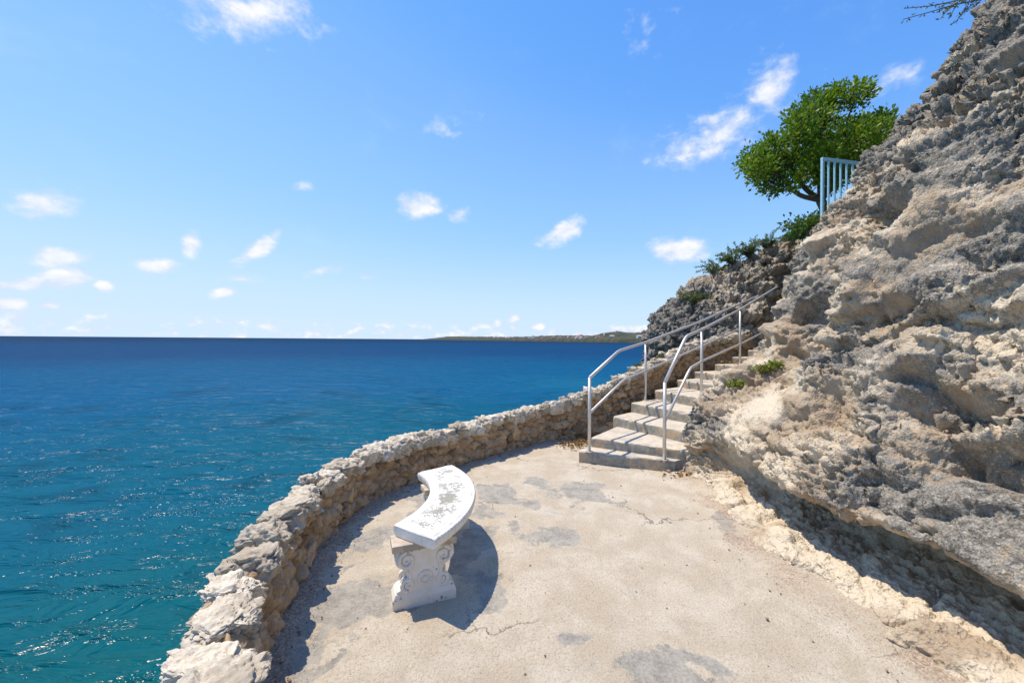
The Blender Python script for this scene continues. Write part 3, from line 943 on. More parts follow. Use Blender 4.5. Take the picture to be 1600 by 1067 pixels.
def house(i, j, w, d, h, rz, roof, label):
    p = COAST[i, j]
    e = empty('house', (float(p[0]), float(p[1]), float(p[2]) - 0.5), rz)
    tag(e, label, 'house', 'houses on the far coast')
    g = Geo(); g.box((0, 0, h / 2), (w, d, h)); g.obj('wall', M_hwall, e)
    g = Geo()
    e_ = 0.6
    g.add([(-w / 2 - e_, -d / 2 - e_, h), (w / 2 + e_, -d / 2 - e_, h), (w / 2 + e_, d / 2 + e_, h), (-w / 2 - e_, d / 2 + e_, h), (-w / 4, 0, h + 2.2), (w / 4, 0, h + 2.2)],
          [(0, 1, 5, 4), (1, 2, 5), (2, 3, 4, 5), (3, 0, 4), (3, 2, 1, 0)])
    g.obj('roof', roof, e)
    for k in (-0.28, 0.0, 0.28):
        g = Geo(); g.box((k * w, -d / 2 - 0.02, h * 0.55), (w * 0.14, 0.1, h * 0.4)); g.obj('window', M_hglass, e)


for k in range(44):
    i = int(np.interp(rng.random() ** 0.8, [0, 1], [215, 392]))
    j = int(rng.integers(4, 20))
    red = k % 5 < 3
    house(i, j, rng.uniform(8, 17), rng.uniform(7, 10), rng.uniform(3.2, 5.5), rng.uniform(-0.4, 0.5), M_hroof if red else M_hroof2,
          'tiny pale house with red tiled roof on the far coast' if red else 'tiny pale house with grey roof on the far coast')

# ------------------------------------------------------------------ terrace wall path (inner foot line)
WP = [(-0.25, -2.2), (-0.22, -0.9), (-0.32, 0.1), (-0.52, 0.75), (-0.80, 1.22), (-1.05, 1.62), (-1.20, 1.98), (-1.30, 2.45), (-1.38, 2.95), (-1.37, 3.50), (-1.24, 3.95), (-1.02, 4.27), (-0.66, 4.78), (-0.26, 5.25),
      (0.10, 5.66), (0.42, 5.98), (0.82, 6.20), (1.24, 6.36), (1.75, 6.56), (2.2, 6.88), (2.8, 7.42), (3.3, 7.80), (3.9, 8.2), (4.6, 8.6), (5.5, 9.1)]
WT = [0.46] * 12 + [0.47, 0.49, 0.50, 0.53, 0.60, 0.70, 0.84, 1.02, 1.19, 1.34, 1.50, 1.62, 1.75]   # top of the wall
WB = [0.0] * 17 + [0.0, 0.1, 0.3, 0.5, 0.7, 0.85, 1.0, 1.2]
path, WL = catmull([(x, y, t, f) for (x, y), t, f in zip(WP, WT, WB)], 1400)
tan = np.gradient(path[:, :2], axis=0)
tan /= np.linalg.norm(tan, axis=1, keepdims=True)
inn = np.stack([tan[:, 1], -tan[:, 0]], 1)          # towards the terrace
SP = np.linspace(0, WL, 1400)


def wall_at(s):
    i = int(np.clip(s / WL * 1399, 0, 1399))
    return path[i], inn[i], tan[i]


TH = 0.17
# ------------------------------------------------------------------ terrace floor
gx = np.arange(-2.0, 3.4, 0.014)
gy = np.concatenate([np.arange(-3.0, 0.9, 0.06), np.arange(0.9, 3.0, 0.010), np.arange(3.0, 7.2, 0.018)])
X, Y = np.meshgrid(gx, gy, indexing='ij')
F = np.stack([X, Y, np.zeros_like(X)], -1).reshape(-1, 3).astype(np.float32)
PATCH = [(-0.98, 2.30, 0.30, 0.50, -0.5), (-1.05, 1.85, 0.16, 0.35, -0.3), (0.72, 4.05, 0.36, 0.34, 0.3), (0.38, 4.35, 0.22, 0.2, 0.0), (0.30, 3.13, 0.28, 0.13, 0.25), (-0.12, 3.98, 0.24, 0.36, 0.6), (-0.20, 3.55, 0.2, 0.2, 0),
         (0.62, 1.93, 0.34, 0.13, -0.1), (0.36, 2.08, 0.10, 0.05, 0), (0.90, 1.95, 0.22, 0.06, -0.5), (0.75, 1.78, 0.3, 0.1, 0), (-0.10, 2.50, 0.10, 0.24, -0.2), (-1.08, 3.10, 0.18, 0.30, -0.4), (-0.30, 3.0, 0.3, 0.4, 0),
         (1.82, 3.40, 0.09, 0.26, -0.2), (-0.75, 3.75, 0.2, 0.35, 0.3), (0.2, 3.75, 0.12, 0.12, 0)]
nz1 = fbm(F * 3.2, 5, gain=0.6, seed=400)
nz2 = fbm(F * 13, 3, gain=0.6, seed=401)
pm = np.full(len(F), -2.0, np.float32)
for (cx, cy, rx, ry, t) in PATCH:
    ddx, ddy = F[:, 0] - cx, F[:, 1] - cy
    u = (ddx * math.cos(t) + ddy * math.sin(t)) / rx
    v = (-ddx * math.sin(t) + ddy * math.cos(t)) / ry
    pm = np.maximum(pm, 1.0 - np.sqrt(u * u + v * v))
pm = pm * 1.0 + nz1 * 1.9 + nz2 * 0.6
pmask = np.clip(0.5 + pm * 1.6 - 0.35, 0, 1)
# distance to the wall foot and to the cliff foot -> loose grit
wd = np.full(len(F), 9.0, np.float32)
for p in path[::14]:
    wd = np.minimum(wd, (F[:, 0] - p[0]) ** 2 + (F[:, 1] - p[1]) ** 2)
wd = np.sqrt(wd)
rd = np.interp(F[:, 1], xb[:, 0], xb[:, 1]) - F[:, 0]
grit = np.clip(sst(wd, 0.26, 0.03) * 0.7 + sst(rd, 0.55, 0.0) * 0.45 + nz1 * 0.5 + 0.06, 0, 1)
F[:, 2] = fbm(F * 1.1, 3, seed=402) * 0.016 + nz2 * 0.0022 - sst(pmask, 0.35, 0.65) * 0.005 + fbm(F * 34, 3, seed=404) * 0.0016 + sst(wd, 0.2, 0.0) * 0.02 + sst(rd, 0.35, 0.0) * 0.03
# keep only what lies inside the middle of the wall
ii = np.zeros(len(F), np.int32)
best = np.full(len(F), 1e9, np.float32)
for k in range(0, 1400, 10):
    d_ = (F[:, 0] - path[k, 0]) ** 2 + (F[:, 1] - path[k, 1]) ** 2
    m_ = d_ < best
    best[m_] = d_[m_]
    ii[m_] = k
sd = ((F[:, :2] - path[ii, :2]) * inn[ii]).sum(1)
keep = sd > -0.12
fc = grid_faces(len(gx), len(gy))
fc = fc[keep[fc].all(1)]
used = np.unique(fc)
remap = np.zeros(len(F), np.int32)
remap[used] = np.arange(len(used))
terrace = obj_np('terrace_floor', F[used], remap[fc], M_floor, attr=np.stack([pmask, grit, np.zeros_like(grit)], 1)[used])
tag(terrace, 'worn sandy concrete terrace floor', 'floor', kind='structure')
# ------------------------------------------------------------------ stone wall
wall = empty('stone_wall', (-1.38, 3.0, 0))
tag(wall, 'low curved rubble stone wall between terrace and sea', 'wall', kind='thing')
WO = np.array([-1.38, 3.0, 0])
NS = 1150
ci = np.linspace(0, 1399, NS).astype(int)
sec = []
for t in np.linspace(0, 1, 46): sec.append((0.0, t, 0))          # inner face
for t in np.linspace(0.03, 0.97, 26): sec.append((t, 1.0, 1))       # top
for t in np.linspace(0, 1, 26): sec.append((1.0, 1 - t, 2))       # outer face, down to the sea
PW = np.zeros((NS, len(sec), 3))
for k, (wd_, hz, part) in enumerate(sec):
    p = path[ci]
    top = p[:, 2] - 0.05
    lean = 0.05 * hz
    if part == 2:
        z = -4.2 + (top + 4.2) * hz
        off = TH + (1 - hz) * 0.5
    else:
        z = p[:, 3] - 0.06 + (top - p[:, 3] + 0.06) * hz
        off = lean + (TH - lean) * wd_
    PW[:, k, :2] = p[:, :2] - inn[ci] * np.asarray(off).reshape(-1, 1)
    PW[:, k, 2] = z
NW = grid_normals(PW)
if (NW[600, 20, :2] * inn[ci[600]]).sum() < 0:
    NW = -NW
Pf = PW.reshape(-1, 3).astype(np.float32)
Nf = NW.reshape(-1, 3).astype(np.float32)
wv = np.stack([fbm(Pf * 5, 2, seed=s0) for s0 in (501, 502, 503)], 1) * 0.07
f1, f2, cid = worley((Pf + wv) * np.array([8, 8, 9.5], np.float32), 505)
g1, g2, _c = worley((Pf + wv) * 21, 506)
dw = (0.55 - f1) * 0.05 - 0.030 * np.exp(-((f2 - f1) / 0.10) ** 2) + (cid - 0.5) * 0.05 + (g1 - 0.5) * 0.035 + (fbm(Pf * 26, 4, seed=507, ridged=True) - 0.3) * 0.02 + fbm(Pf * 2.2, 2, seed=508) * 0.04
core = obj_np('mortar_core', Pf + Nf * dw[:, None] - WO, grid_faces(NS, len(sec)), M_core, wall)


def ico(sub):
    bm = bmesh.new()
    bmesh.ops.create_icosphere(bm, subdivisions=sub, radius=1.0)
    v = np.array([q.co[:] for q in bm.verts], np.float32)
    f = np.array([[q.index for q in fa.verts] for fa in bm.faces], np.int32)
    bm.free()
    return v, f


ICO = {k: ico(k) for k in (2, 3, 4, 5, 6)}


def stone_verts(sub, seed, detail=1.0, flat=False):
    """an angular, pitted limestone lump about 2 units across"""
    v, f = ICO[sub]
    r = np.random.default_rng(seed)
    p = np.sign(v) * np.abs(v) ** 0.72
    p = p / np.abs(p).max(1, keepdims=True) ** 0.55
    for k in range(15):
        nrm = r.normal(size=3)
        if flat and k == 0:
            nrm = np.array([0.1 * r.normal(), 0.1 * r.normal(), 1.0])
        nrm /= np.linalg.norm(nrm)
        dcut = r.uniform(0.66, 0.98)
        ex = p @ nrm - dcut
        p = p - np.clip(ex, 0, None)[:, None] * nrm
    q = (p + r.uniform(0, 50, 3)).astype(np.float32)
    nn = v
    d = fbm(q * 1.1, 3, seed=seed) * 0.16 + (fbm(q * np.array([2.0, 2.0, 5.0], np.float32), 4, seed=seed + 3, ridged=True) - 0.3) * 0.19 * detail
    if sub >= 4:
        g1, g2, c_ = worley(q * 3.2, seed)
        h1, h2, _h = worley(q * 8.5, seed + 1)
        fh, fed = facets(q * np.array([1.7, 1.7, 2.6], np.float32), seed + 2)
        d = d + fh * 0.22 - 0.05 * np.exp(-(fed / 0.06) ** 2)
        d = d + (g1 - 0.5) * 0.13 * detail + (h1 - 0.5) * 0.055 * detail - 0.16 * np.exp(-((g2 - g1) / 0.06) ** 2) * (c_ > 0.55)
    return p + nn * d[:, None], f


STONES = [mesh_np('stone', *stone_verts(4, 900 + k, 1.2), M_stone) for k in range(12)]
CAPS = [mesh_np('capstone', *stone_verts(5, 950 + k, flat=True), M_cap) for k in range(12)]


def put_stone(name, me, pos, half, rz, tilt=(0, 0), parent=wall):
    o = bpy.data.objects.new(name, me)
    o.location = Vector(pos) - Vector(WO)
    o.scale = half
    o.rotation_euler = (tilt[0], tilt[1], rz)
    return link(o, parent)


# near capstones, modelled one by one: (s from the path, length, lift)
s_near = 3.2
s = 3.02
k = 0
while s < WL - 0.3:
    p, nrm, tg = wall_at(s)
    near = p[1] < 2.7
    ln = random.uniform(0.19, 0.29) if near else random.uniform(0.12, 0.26)
    pm_, nm, tm = wall_at(s + ln / 2)
    ang = math.atan2(tm[1], tm[0])
    wid = TH + (random.uniform(0.05, 0.10) if near else random.uniform(0.02, 0.09))
    hz = random.uniform(0.075, 0.10) if near else random.uniform(0.07, 0.115)
    c = pm_[:2] - nm * (TH / 2 + 0.015 + random.uniform(-0.02, 0.02))
    if near:
        me = mesh_np('capstone', *stone_verts(6 if p[1] < 1.9 else 5, 1200 + k, 1.1, True), M_cap)
    else:
        me = random.choice(CAPS)
    split = (not near) and random.random() < 0.35
    if split:
        for sg in (-1, 1):
            cc = c + nm * sg * wid * 0.25
            put_stone('capstone', random.choice(CAPS), (cc[0], cc[1], pm_[2] - hz * 0.55 + random.uniform(-0.02, 0.03)), (ln * 0.56, wid * 0.29, hz * 0.95), ang + random.uniform(-0.25, 0.25), (random.uniform(-.1, .1), random.uniform(-.1, .1)))
    else:
        put_stone('capstone', me, (c[0], c[1], pm_[2] - hz * 0.55 + random.uniform(-0.03, 0.03)), (ln * 0.57, wid * 0.53, hz), ang + random.uniform(-0.2, 0.2), (random.uniform(-.13, .13), random.uniform(-.12, .12)))
    s += ln * 0.97
    k += 1
# stones in the inner face
for s in np.arange(3.6, WL - 0.2, 0.150):
    p, nrm, tg = wall_at(s)
    hgt = p[2] - p[3]
    nrow = 3 if hgt < 0.62 else 4
    for r_ in range(nrow):
        if random.random() < 0.30:
            continue
        ss = s + random.uniform(-0.06, 0.06) + (0.07 if r_ % 2 else 0)
        p, nrm, tg = wall_at(ss)
        zz = p[3] + (p[2] - 0.10 - p[3]) * (r_ + 0.5 + random.uniform(-0.25, 0.25)) / nrow
        hw, hh_ = random.uniform(0.05, 0.125), random.uniform(0.04, 0.09)
        back = 0.05 * (zz - p[3]) / max(hgt, 0.1) + (random.uniform(0.020, 0.045) if s < WL * 0.66 else random.uniform(-0.01, 0.02))
        c = p[:2] - nrm * back
        put_stone('stone', random.choice(STONES), (c[0], c[1], zz), (hw, 0.06, hh_), math.atan2(tg[1], tg[0]) + random.uniform(-0.2, 0.2), (random.uniform(-.3, .3), random.uniform(-.5, .5)))

# ------------------------------------------------------------------ stairs
stair = empty('staircase', (0.9, 5.1, 0))
tag(stair, 'winding grey concrete steps climbing between wall and cliff', 'staircase')
OUT = [(0.864, 5.07), (1.062, 5.283), (1.545, 6.05), (1.929, 6.42), (2.48, 6.90), (3.08, 7.42), (3.556, 7.74), (4.09, 8.02), (4.6, 8.3), (5.1, 8.6), (5.6, 8.85)]
INN = [(1.93, 4.69), (2.10, 4.68), (2.32, 4.87), (2.78, 5.10), (3.12, 5.25), (3.70, 5.62), (4.25, 6.0), (4.85, 6.5), (5.3, 7.0), (5.5, 7.7), (6.0, 8.0)]
ZT = [0.142, 0.262, 0.402, 0.550, 0.70, 0.83, 0.96, 1.09, 1.23, 1.37, 1.51]
SO = Vector((0.9, 5.1, 0))
for k in range(len(ZT) - 1):
    k2 = min(k + 2, len(ZT) - 1)
    z0 = ZT[k - 1] - 0.12 if k else -0.05
    e0, e1 = np.array(OUT[k]), np.array(INN[k])
    b0, b1 = np.array(OUT[k2]) , np.array(INN[k2])
    # a block with a finely cut nosing: profile points (distance back, z)
    nseg = 60
    rows = []
    prof_ = [(0.0, z0), (0.0, z0 + (ZT[k] - z0) * 0.3), (0.0, z0 + (ZT[k] - z0) * 0.6), (0.0, z0 + (ZT[k] - z0) * 0.85), (0.003, ZT[k] - 0.012), (0.012, ZT[k] - 0.003), (0.03, ZT[k])]
    V = []
    for i in range(nseg + 1):
        t = i / nseg
        f = e0 * (1 - t) + e1 * t
        bk = b0 * (1 - t) + b1 * t
        dr = (bk - f) / (np.linalg.norm(bk - f) + 1e-9)
        dist_ = np.linalg.norm(bk - f)
        for (q, z) in prof_ + [(dist_ * w_, ZT[k]) for w_ in (0.12, 0.2, 0.3, 0.4, 0.5, 0.65, 0.8, 1.0)] + [(dist_, z0)]:
            V.append((f[0] + dr[0] * q, f[1] + dr[1] * q, z))
    V = np.array(V)
    npf = len(prof_) + 9
    nz_ = perlin(V * 9, 600 + k)[:, None] * 0.006 + perlin(V * 35, 601 + k)[:, None] * 0.003
    isedge = np.tile(np.array([0, 0, .3, .6, 1.6, 1.8, 1.0] + [0.6] * 8 + [0]), nseg + 1)[:, None]
    chip = -np.clip(perlin(V * np.array([7, 7, 3.0]), 640 + k) - 0.22, 0, 1)[:, None] * 0.05 * (isedge > 1.2)
    V[:, 2:3] += nz_ * isedge * 0.7 + chip
    dirv = np.array([-(e1 - e0)[1], (e1 - e0)[0]]); dirv /= np.linalg.norm(dirv)
    V[:, :2] += (nz_ * 1.0 * (isedge > 0) - chip * 0.6) * dirv
    Fq = grid_faces(nseg + 1, npf)
    # close the two ends
    Ff = [tuple(q) for q in Fq] + [tuple(range(npf)), tuple(nseg * npf + j for j in range(npf - 1, -1, -1))]
    me = bpy.data.meshes.new('step')
    me.from_pydata([tuple(v) for v in (V - np.array(SO))], [], Ff)
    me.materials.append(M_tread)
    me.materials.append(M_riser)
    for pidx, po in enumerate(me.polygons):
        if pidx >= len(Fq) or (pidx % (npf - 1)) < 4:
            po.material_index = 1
    bm = bmesh.new(); bm.from_mesh(me); bmesh.ops.recalc_face_normals(bm, faces=bm.faces); bm.to_mesh(me); bm.free()
    o = link(bpy.data.objects.new('step', me), stair)

# ------------------------------------------------------------------ handrails
def round_path(pts, rad=0.12, n=8):
    pts = [np.array(p, float) for p in pts]
    out = [pts[0]]
    for i in range(1, len(pts) - 1):
        a_, b_, c_ = pts[i - 1], pts[i], pts[i + 1]
        d0, d1 = a_ - b_, c_ - b_
        r0 = min(rad, np.linalg.norm(d0) * 0.45, np.linalg.norm(d1) * 0.45)
        p0 = b_ + d0 / np.linalg.norm(d0) * r0
        p1 = b_ + d1 / np.linalg.norm(d1) * r0
        for t in np.linspace(0, 1, n):
            out.append(p0 * (1 - t) ** 2 + 2 * b_ * t * (1 - t) + p1 * t * t)
    out.append(pts[-1])
    return np.array(out)


def handrail(label, top, low, posts):
    base = Vector((posts[0][0], posts[0][1], posts[0][2]))
    e = empty('handrail', base)
    tag(e, label, 'handrail', 'steel handrails of the stairs')
    B_ = np.array(base)
    rr = 0.021
    g = Geo(); g.tube(round_path(top) - B_, rr, 14); g.obj('top_rail', M_steel, e, True)
    g = Geo(); g.tube(round_path(low) - B_, 0.017, 12); g.obj('lower_rail', M_steel, e, True)
    for (x, y, z0, z1) in posts:
        g = Geo(); g.tube(np.array([(x, y, z0 - 0.03), (x, y, (z0 + z1) / 2), (x, y, z1)]) - B_, rr * 0.98, 14); po_ = g.obj('post', M_steel, e, True)
        g = Geo(); g.tube(np.array([(x, y, z0 + 0.002), (x, y, z0 + 0.010)]) - B_, 0.048, 18); g.obj('base_plate', M_steel, po_)
    return e


handrail('polished steel handrail on the seaward side of the stairs',
         [(0.99, 5.05, 1.08), (1.584, 5.9, 1.40), (2.246, 6.685, 1.525), (3.6, 7.6, 1.93), (5.45, 9.0, 2.54)],
         [(0.99, 5.05, 0.63), (1.68, 5.95, 0.97), (2.246, 6.685, 1.05), (3.5, 7.6, 1.40), (4.9, 8.55, 1.83)],
         [(0.99, 5.05, 0.14, 1.08), (2.246, 6.685, 0.55, 1.525)])
handrail('polished steel handrail on the cliff side of the stairs',
         [(1.818, 4.506 + 0.22, 1.06), (2.252, 5.15, 1.612), (2.86, 6.0, 1.727), (4.58, 8.0, 2.196), (5.91, 8.9, 2.77)],
         [(1.84, 4.76, 0.60), (2.31, 5.15, 1.205), (2.86, 6.0, 1.25), (4.58, 8.0, 1.50), (5.44, 8.6, 1.76)],
         [(1.818, 4.506 + 0.22, 0.14, 1.06), (2.86, 6.0, 0.70, 1.727), (4.58, 8.0, 1.09, 2.196)])

# ------------------------------------------------------------------ curved bench
BC = np.array([-1.37, 2.79])
bench = empty('garden_bench', (-0.45, 2.85, 0))
tag(bench, 'curved white concrete bench with flaking paint on the terrace', 'bench')
BO = np.array([-0.45, 2.85, 0])
NA, A0, A1 = 260, math.radians(-31.5), math.radians(41)
# cross-section of the seat: (radius, z, ornament mask, rim)
cs_ = []
for t in np.linspace(0, 1, 60): cs_.append((0.80 + 0.30 * t, 0.45))
rim = [(1.107, 0.446), (1.112, 0.438), (1.114, 0.425), (1.112, 0.405), (1.106, 0.385), (1.095, 0.374), (1.08, 0.372), (0.95, 0.372), (0.82, 0.372), (0.803, 0.374), (0.795, 0.385), (0.789, 0.405), (0.787, 0.425), (0.789, 0.438), (0.794, 0.446)]
sec = cs_ + rim
NSC = len(sec)
th = np.linspace(A0, A1, NA)
PB = np.zeros((NA, NSC, 3))
mask = np.zeros((NA, NSC, 2), np.float32)
for i, t in enumerate(th):
    arc = (t - A0) * 0.95
    e_end = min(t - A0, A1 - t) * 0.95
    for j, (r, z) in enumerate(sec):
        rr = r
        zz = z
        if j < 60:
            bd = min(r - 0.80, 1.10 - r, e_end)
            zz += 0.0015 * math.exp(-((bd - 0.045) / 0.006) ** 2) * 3 - 0.009 * math.exp(-(bd / 0.010) ** 2)
            inside = 1.0 if bd > 0.055 else 0.0
            w = math.cos((r - 0.95) / 0.15 * 2.4) * 0.5 + 0.5
            mask[i, j, 0] = inside * (0.35 + 0.65 * w)
            q = ((t - (A0 + A1) / 2 + 0.10) * 0.95 / 0.17) ** 2 + ((r - 0.93) / 0.075) ** 2
            mask[i, j, 1] = max(0.0, 0.72 - 0.5 * q) if inside else 0.0
        elif r > 0.95 and 0.375 < z < 0.447:
            rr += 0.006 * abs(math.sin(arc / 0.026 * math.pi)) * (1 if z < 0.44 else 0.4)
        if e_end < 0.016:
            zz = 0.411 + (zz - 0.411) * (0.80 + 0.20 * (e_end / 0.016) ** 0.5)
        PB[i, j] = (BC[0] + rr * math.cos(t), BC[1] + rr * math.sin(t), zz)
V = PB.reshape(-1, 3)
V[:, 2] += perlin(V * 14, 700) * 0.0018
Fs = grid_faces(NA, NSC, True)
nv = len(V)
cap_v = np.array([PB[0].mean(0), PB[-1].mean(0)])
V = np.vstack([V, cap_v]) - BO
jj = np.arange(NSC); j2 = (jj + 1) % NSC
Fs = np.vstack([Fs[:, ::-1], np.stack([np.full(NSC, nv), j2, jj, jj], 1), np.stack([np.full(NSC, nv + 1), (NA - 1) * NSC + jj, (NA - 1) * NSC + j2, (NA - 1) * NSC + j2], 1)])
att = np.vstack([np.concatenate([mask.reshape(-1, 2), np.zeros((nv, 1), np.float32)], 1), np.zeros((2, 3), np.float32)])
me = bpy.data.meshes.new('seat')
gtmp = Geo(); gtmp.add(V, Fs)
me.from_pydata(gtmp.v, [], gtmp.f)
ca = me.color_attributes.new('Col', 'FLOAT_COLOR', 'POINT')
ca.data.foreach_set('color', np.concatenate([att, np.ones((len(att), 1), np.float32)], 1).ravel().astype(np.float32))
me.materials.append(M_seat)
bm = bmesh.new(); bm.from_mesh(me); bmesh.ops.recalc_face_normals(bm, faces=bm.faces); bm.to_mesh(me); bm.free()
me.polygons.foreach_set('use_smooth', np.array([len(p.vertices) == 4 for p in me.polygons]))
link(bpy.data.objects.new('seat', me), bench)


def spiral(cx, cz, r0, turns, a0, sgn, y, n=40):
    pts = []
    for i in range(n):
        t = i / (n - 1)
        r = r0 * (1 - 0.80 * t)
        a_ = a0 + sgn * turns * 2 * math.pi * t
        pts.append((cx + r * math.cos(a_), y, cz + r * math.sin(a_)))
    return np.array(pts)


def bench_leg(loc, rz):
    """carved pedestal: plinth, waisted body, scrolls and a boss; local x is its width, -y its face"""
    body = Geo()
    half = [(0.168, 0.075), (0.160, 0.095), (0.135, 0.105), (0.118, 0.125), (0.108, 0.15), (0.104, 0.175), (0.112, 0.20), (0.135, 0.222), (0.160, 0.238), (0.172, 0.262), (0.170, 0.29), (0.163, 0.325)]
    dep = 0.055
    out_ = [(x, z) for x, z in half] + [(-x, z) for x, z in reversed(half)]
    n = len(out_)
    V = [(x, -dep, z) for x, z in out_] + [(x, dep, z) for x, z in out_]
    body.add(V, [tuple(range(n)), tuple(range(2 * n - 1, n - 1, -1))] + [((i + 1) % n, i, n + i, n + (i + 1) % n) for i in range(n)])
    root = empty('leg', loc, rz)
    root.parent = bench
    root.location = Vector(loc) - Vector(BO)
    body.obj('pedestal', M_leg, root, False, 0.008)
    pl = Geo()
    pl.add([(-0.184, -0.066, -0.01), (0.184, -0.066, -0.01), (0.184, 0.066, -0.01), (-0.184, 0.066, -0.01),
            (-0.184, -0.066, 0.05), (0.184, -0.066, 0.05), (0.184, 0.066, 0.05), (-0.184, 0.066, 0.05),
            (-0.168, -0.057, 0.083), (0.168, -0.057, 0.083), (0.168, 0.057, 0.083), (-0.168, 0.057, 0.083)],
           [(3, 2, 1, 0), (0, 1, 5, 4), (1, 2, 6, 5), (2, 3, 7, 6), (3, 0, 4, 7), (4, 5, 9, 8), (5, 6, 10, 9), (6, 7, 11, 10), (7, 4, 8, 11), (8, 9, 10, 11)])
    pl.obj('plinth', M_leg, root, False, 0.006)
    for fy in (-dep, dep):
        for sx in (-1, 1):
            g = Geo()
            g.tube(spiral(sx * 0.105, 0.268, 0.052, 1.6, math.pi / 2 if sx > 0 else math.pi / 2, -sx, fy), np.linspace(0.015, 0.008, 40), 8)
            g.obj('scroll', M_leg, root, True)
            g = Geo()
            g.tube(spiral(sx * 0.098, 0.128, 0.040, 1.4, -math.pi / 2, sx, fy), np.linspace(0.013, 0.007, 40), 8)
            g.obj('scroll', M_leg, root, True)
            g = Geo()
            arc = np.array([(sx * (0.062 + 0.028 * math.cos(t)), fy, 0.19 + 0.06 * math.sin(t)) for t in np.linspace(-1.4, 1.4, 16)])
            g.tube(arc, 0.010, 8)
            g.obj('scroll', M_leg, root, True)
        g = Geo()
        ring = np.array([(0.036 * math.cos(t), fy, 0.150 + 0.036 * math.sin(t)) for t in np.linspace(0, 2 * math.pi, 28)])
        g.tube(ring, 0.010, 8)
        v_, f_ = ICO[2]
        g.add(v_ * np.array([0.016, 0.014, 0.016]) + np.array([0, fy, 0.150]), f_)
        g.obj('boss', M_leg, root, True)
    sl = Geo()
    sl.box((-0.005, -0.005, 0.3505), (0.372, 0.15, 0.040))
    sl.obj('bearing_slab', M_slab, root, False, 0.005)
    return root


ldir = math.atan2(0.365, 0.932)
cf = np.array([-0.494, 2.328]) + np.array([-0.365, 0.932]) * 0.066
bench_leg((cf[0], cf[1], 0.004), ldir)
bench_leg((-0.53, 3.25, 0.004), math.radians(26))

# ------------------------------------------------------------------ foliage helpers
def leaves_np(centres, dirs, size, rnd, aspect=0.55, col=None, fold=0.25):
    """one folded four-corner leaf per centre, pointing along dirs"""
    n_ = len(centres)
    d_ = dirs / (np.linalg.norm(dirs, axis=1, keepdims=True) + 1e-9)
    r_ = rnd.normal(size=(n_, 3))
    sd_ = np.cross(d_, r_)
    sd_ /= np.linalg.norm(sd_, axis=1, keepdims=True) + 1e-9
    up_ = np.cross(sd_, d_)
    sz = (size * rnd.uniform(0.65, 1.3, n_))[:, None]
    a_ = centres
    b_ = centres + d_ * sz * 0.5 + sd_ * sz * aspect * 0.5 + up_ * sz * fold * 0.3
    c_ = centres + d_ * sz
    e_ = centres + d_ * sz * 0.5 - sd_ * sz * aspect * 0.5 + up_ * sz * fold * 0.3
    V_ = np.stack([a_, b_, c_, e_], 1).reshape(-1, 3)
    F_ = np.arange(n_ * 4).reshape(-1, 4)
    F_ = np.concatenate([F_[:, [0, 1, 2]], F_[:, [0, 2, 3]]], 0)
    cc = rnd.random(n_) if col is None else col
    at_ = np.repeat(np.stack([cc, cc, cc], 1), 4, axis=0).astype(np.float32)
    return V_, F_, at_


# ------------------------------------------------------------------ tree on the clifftop
r2 = np.random.default_rng(21)
TY = 9.0
def tp(px, py, y=TY):
    hor = 531 + 0.0077 * (px - 800)
    return np.array([(px - 800) / 622 * y, y, 1.55 + (hor - py) / 622 * y])


tree = empty('tree', (7.25, 9.0, 3.85))
tag(tree, 'spreading green tree behind the blue railing on the clifftop', 'tree')
TO = np.array([7.25, 9.0, 3.85])
clumps = [(1185, 255, 30, 0.0), (1215, 240, 34, 0.4), (1172, 272, 20, -0.3), (1235, 215, 34, -0.4), (1250, 250, 38, 0.5), (1262, 185, 30, 0.2), (1285, 165, 26, 0.0), (1312, 160, 24, -0.3), (1290, 205, 40, 0.6), (1325, 195, 32, 0.4), (1300, 245, 36, -0.7),
          (1338, 225, 30, 0.2), (1352, 205, 22, -0.2), (1365, 190, 24, 0.4), (1390, 180, 18, 0.2), (1400, 200, 30, 0.5), (1370, 230, 26, 0.6), (1265, 275, 24, -0.3), (1215, 280, 22, 0.2), (1240, 190, 18, 0.0), (1330, 152, 15, -0.1), (1274, 150, 14, 0.1), (1205, 225, 18, 0), (1320, 270, 24, 0.3), (1305, 140, 11, 0), (1238, 284, 19, -0.3), (1274, 288, 18, -0.4), (1256, 264, 26, -0.5)]
trunk = Geo()
base = TO
fork = np.array([6.95, 9.0, 4.75])
pth, _l = catmull([base - np.array([0, 0, 0.5]), base + np.array([-0.05, 0, 0.35]), fork], 12)
trunk.tube(pth, np.linspace(0.13, 0.095, 12), 10)
cents, cdirs, ccol = [], [], []
limbs = []
for (px, py, dyy) in [(1218, 268, 0.1), (1243, 236, 0.3), (1283, 212, 0.0), (1325, 222, 0.2), (1352, 232, 0.4)]:
    c = tp(px, py) + np.array([0, dyy, 0])
    pth, _l = catmull([fork, fork * 0.5 + c * 0.5 + np.array([0.0, 0.05, -0.14]), c], 16)
    trunk.tube(pth, np.linspace(0.06, 0.03, 16), 7)
    limbs += list(pth[5:])
limbs = np.array(limbs)
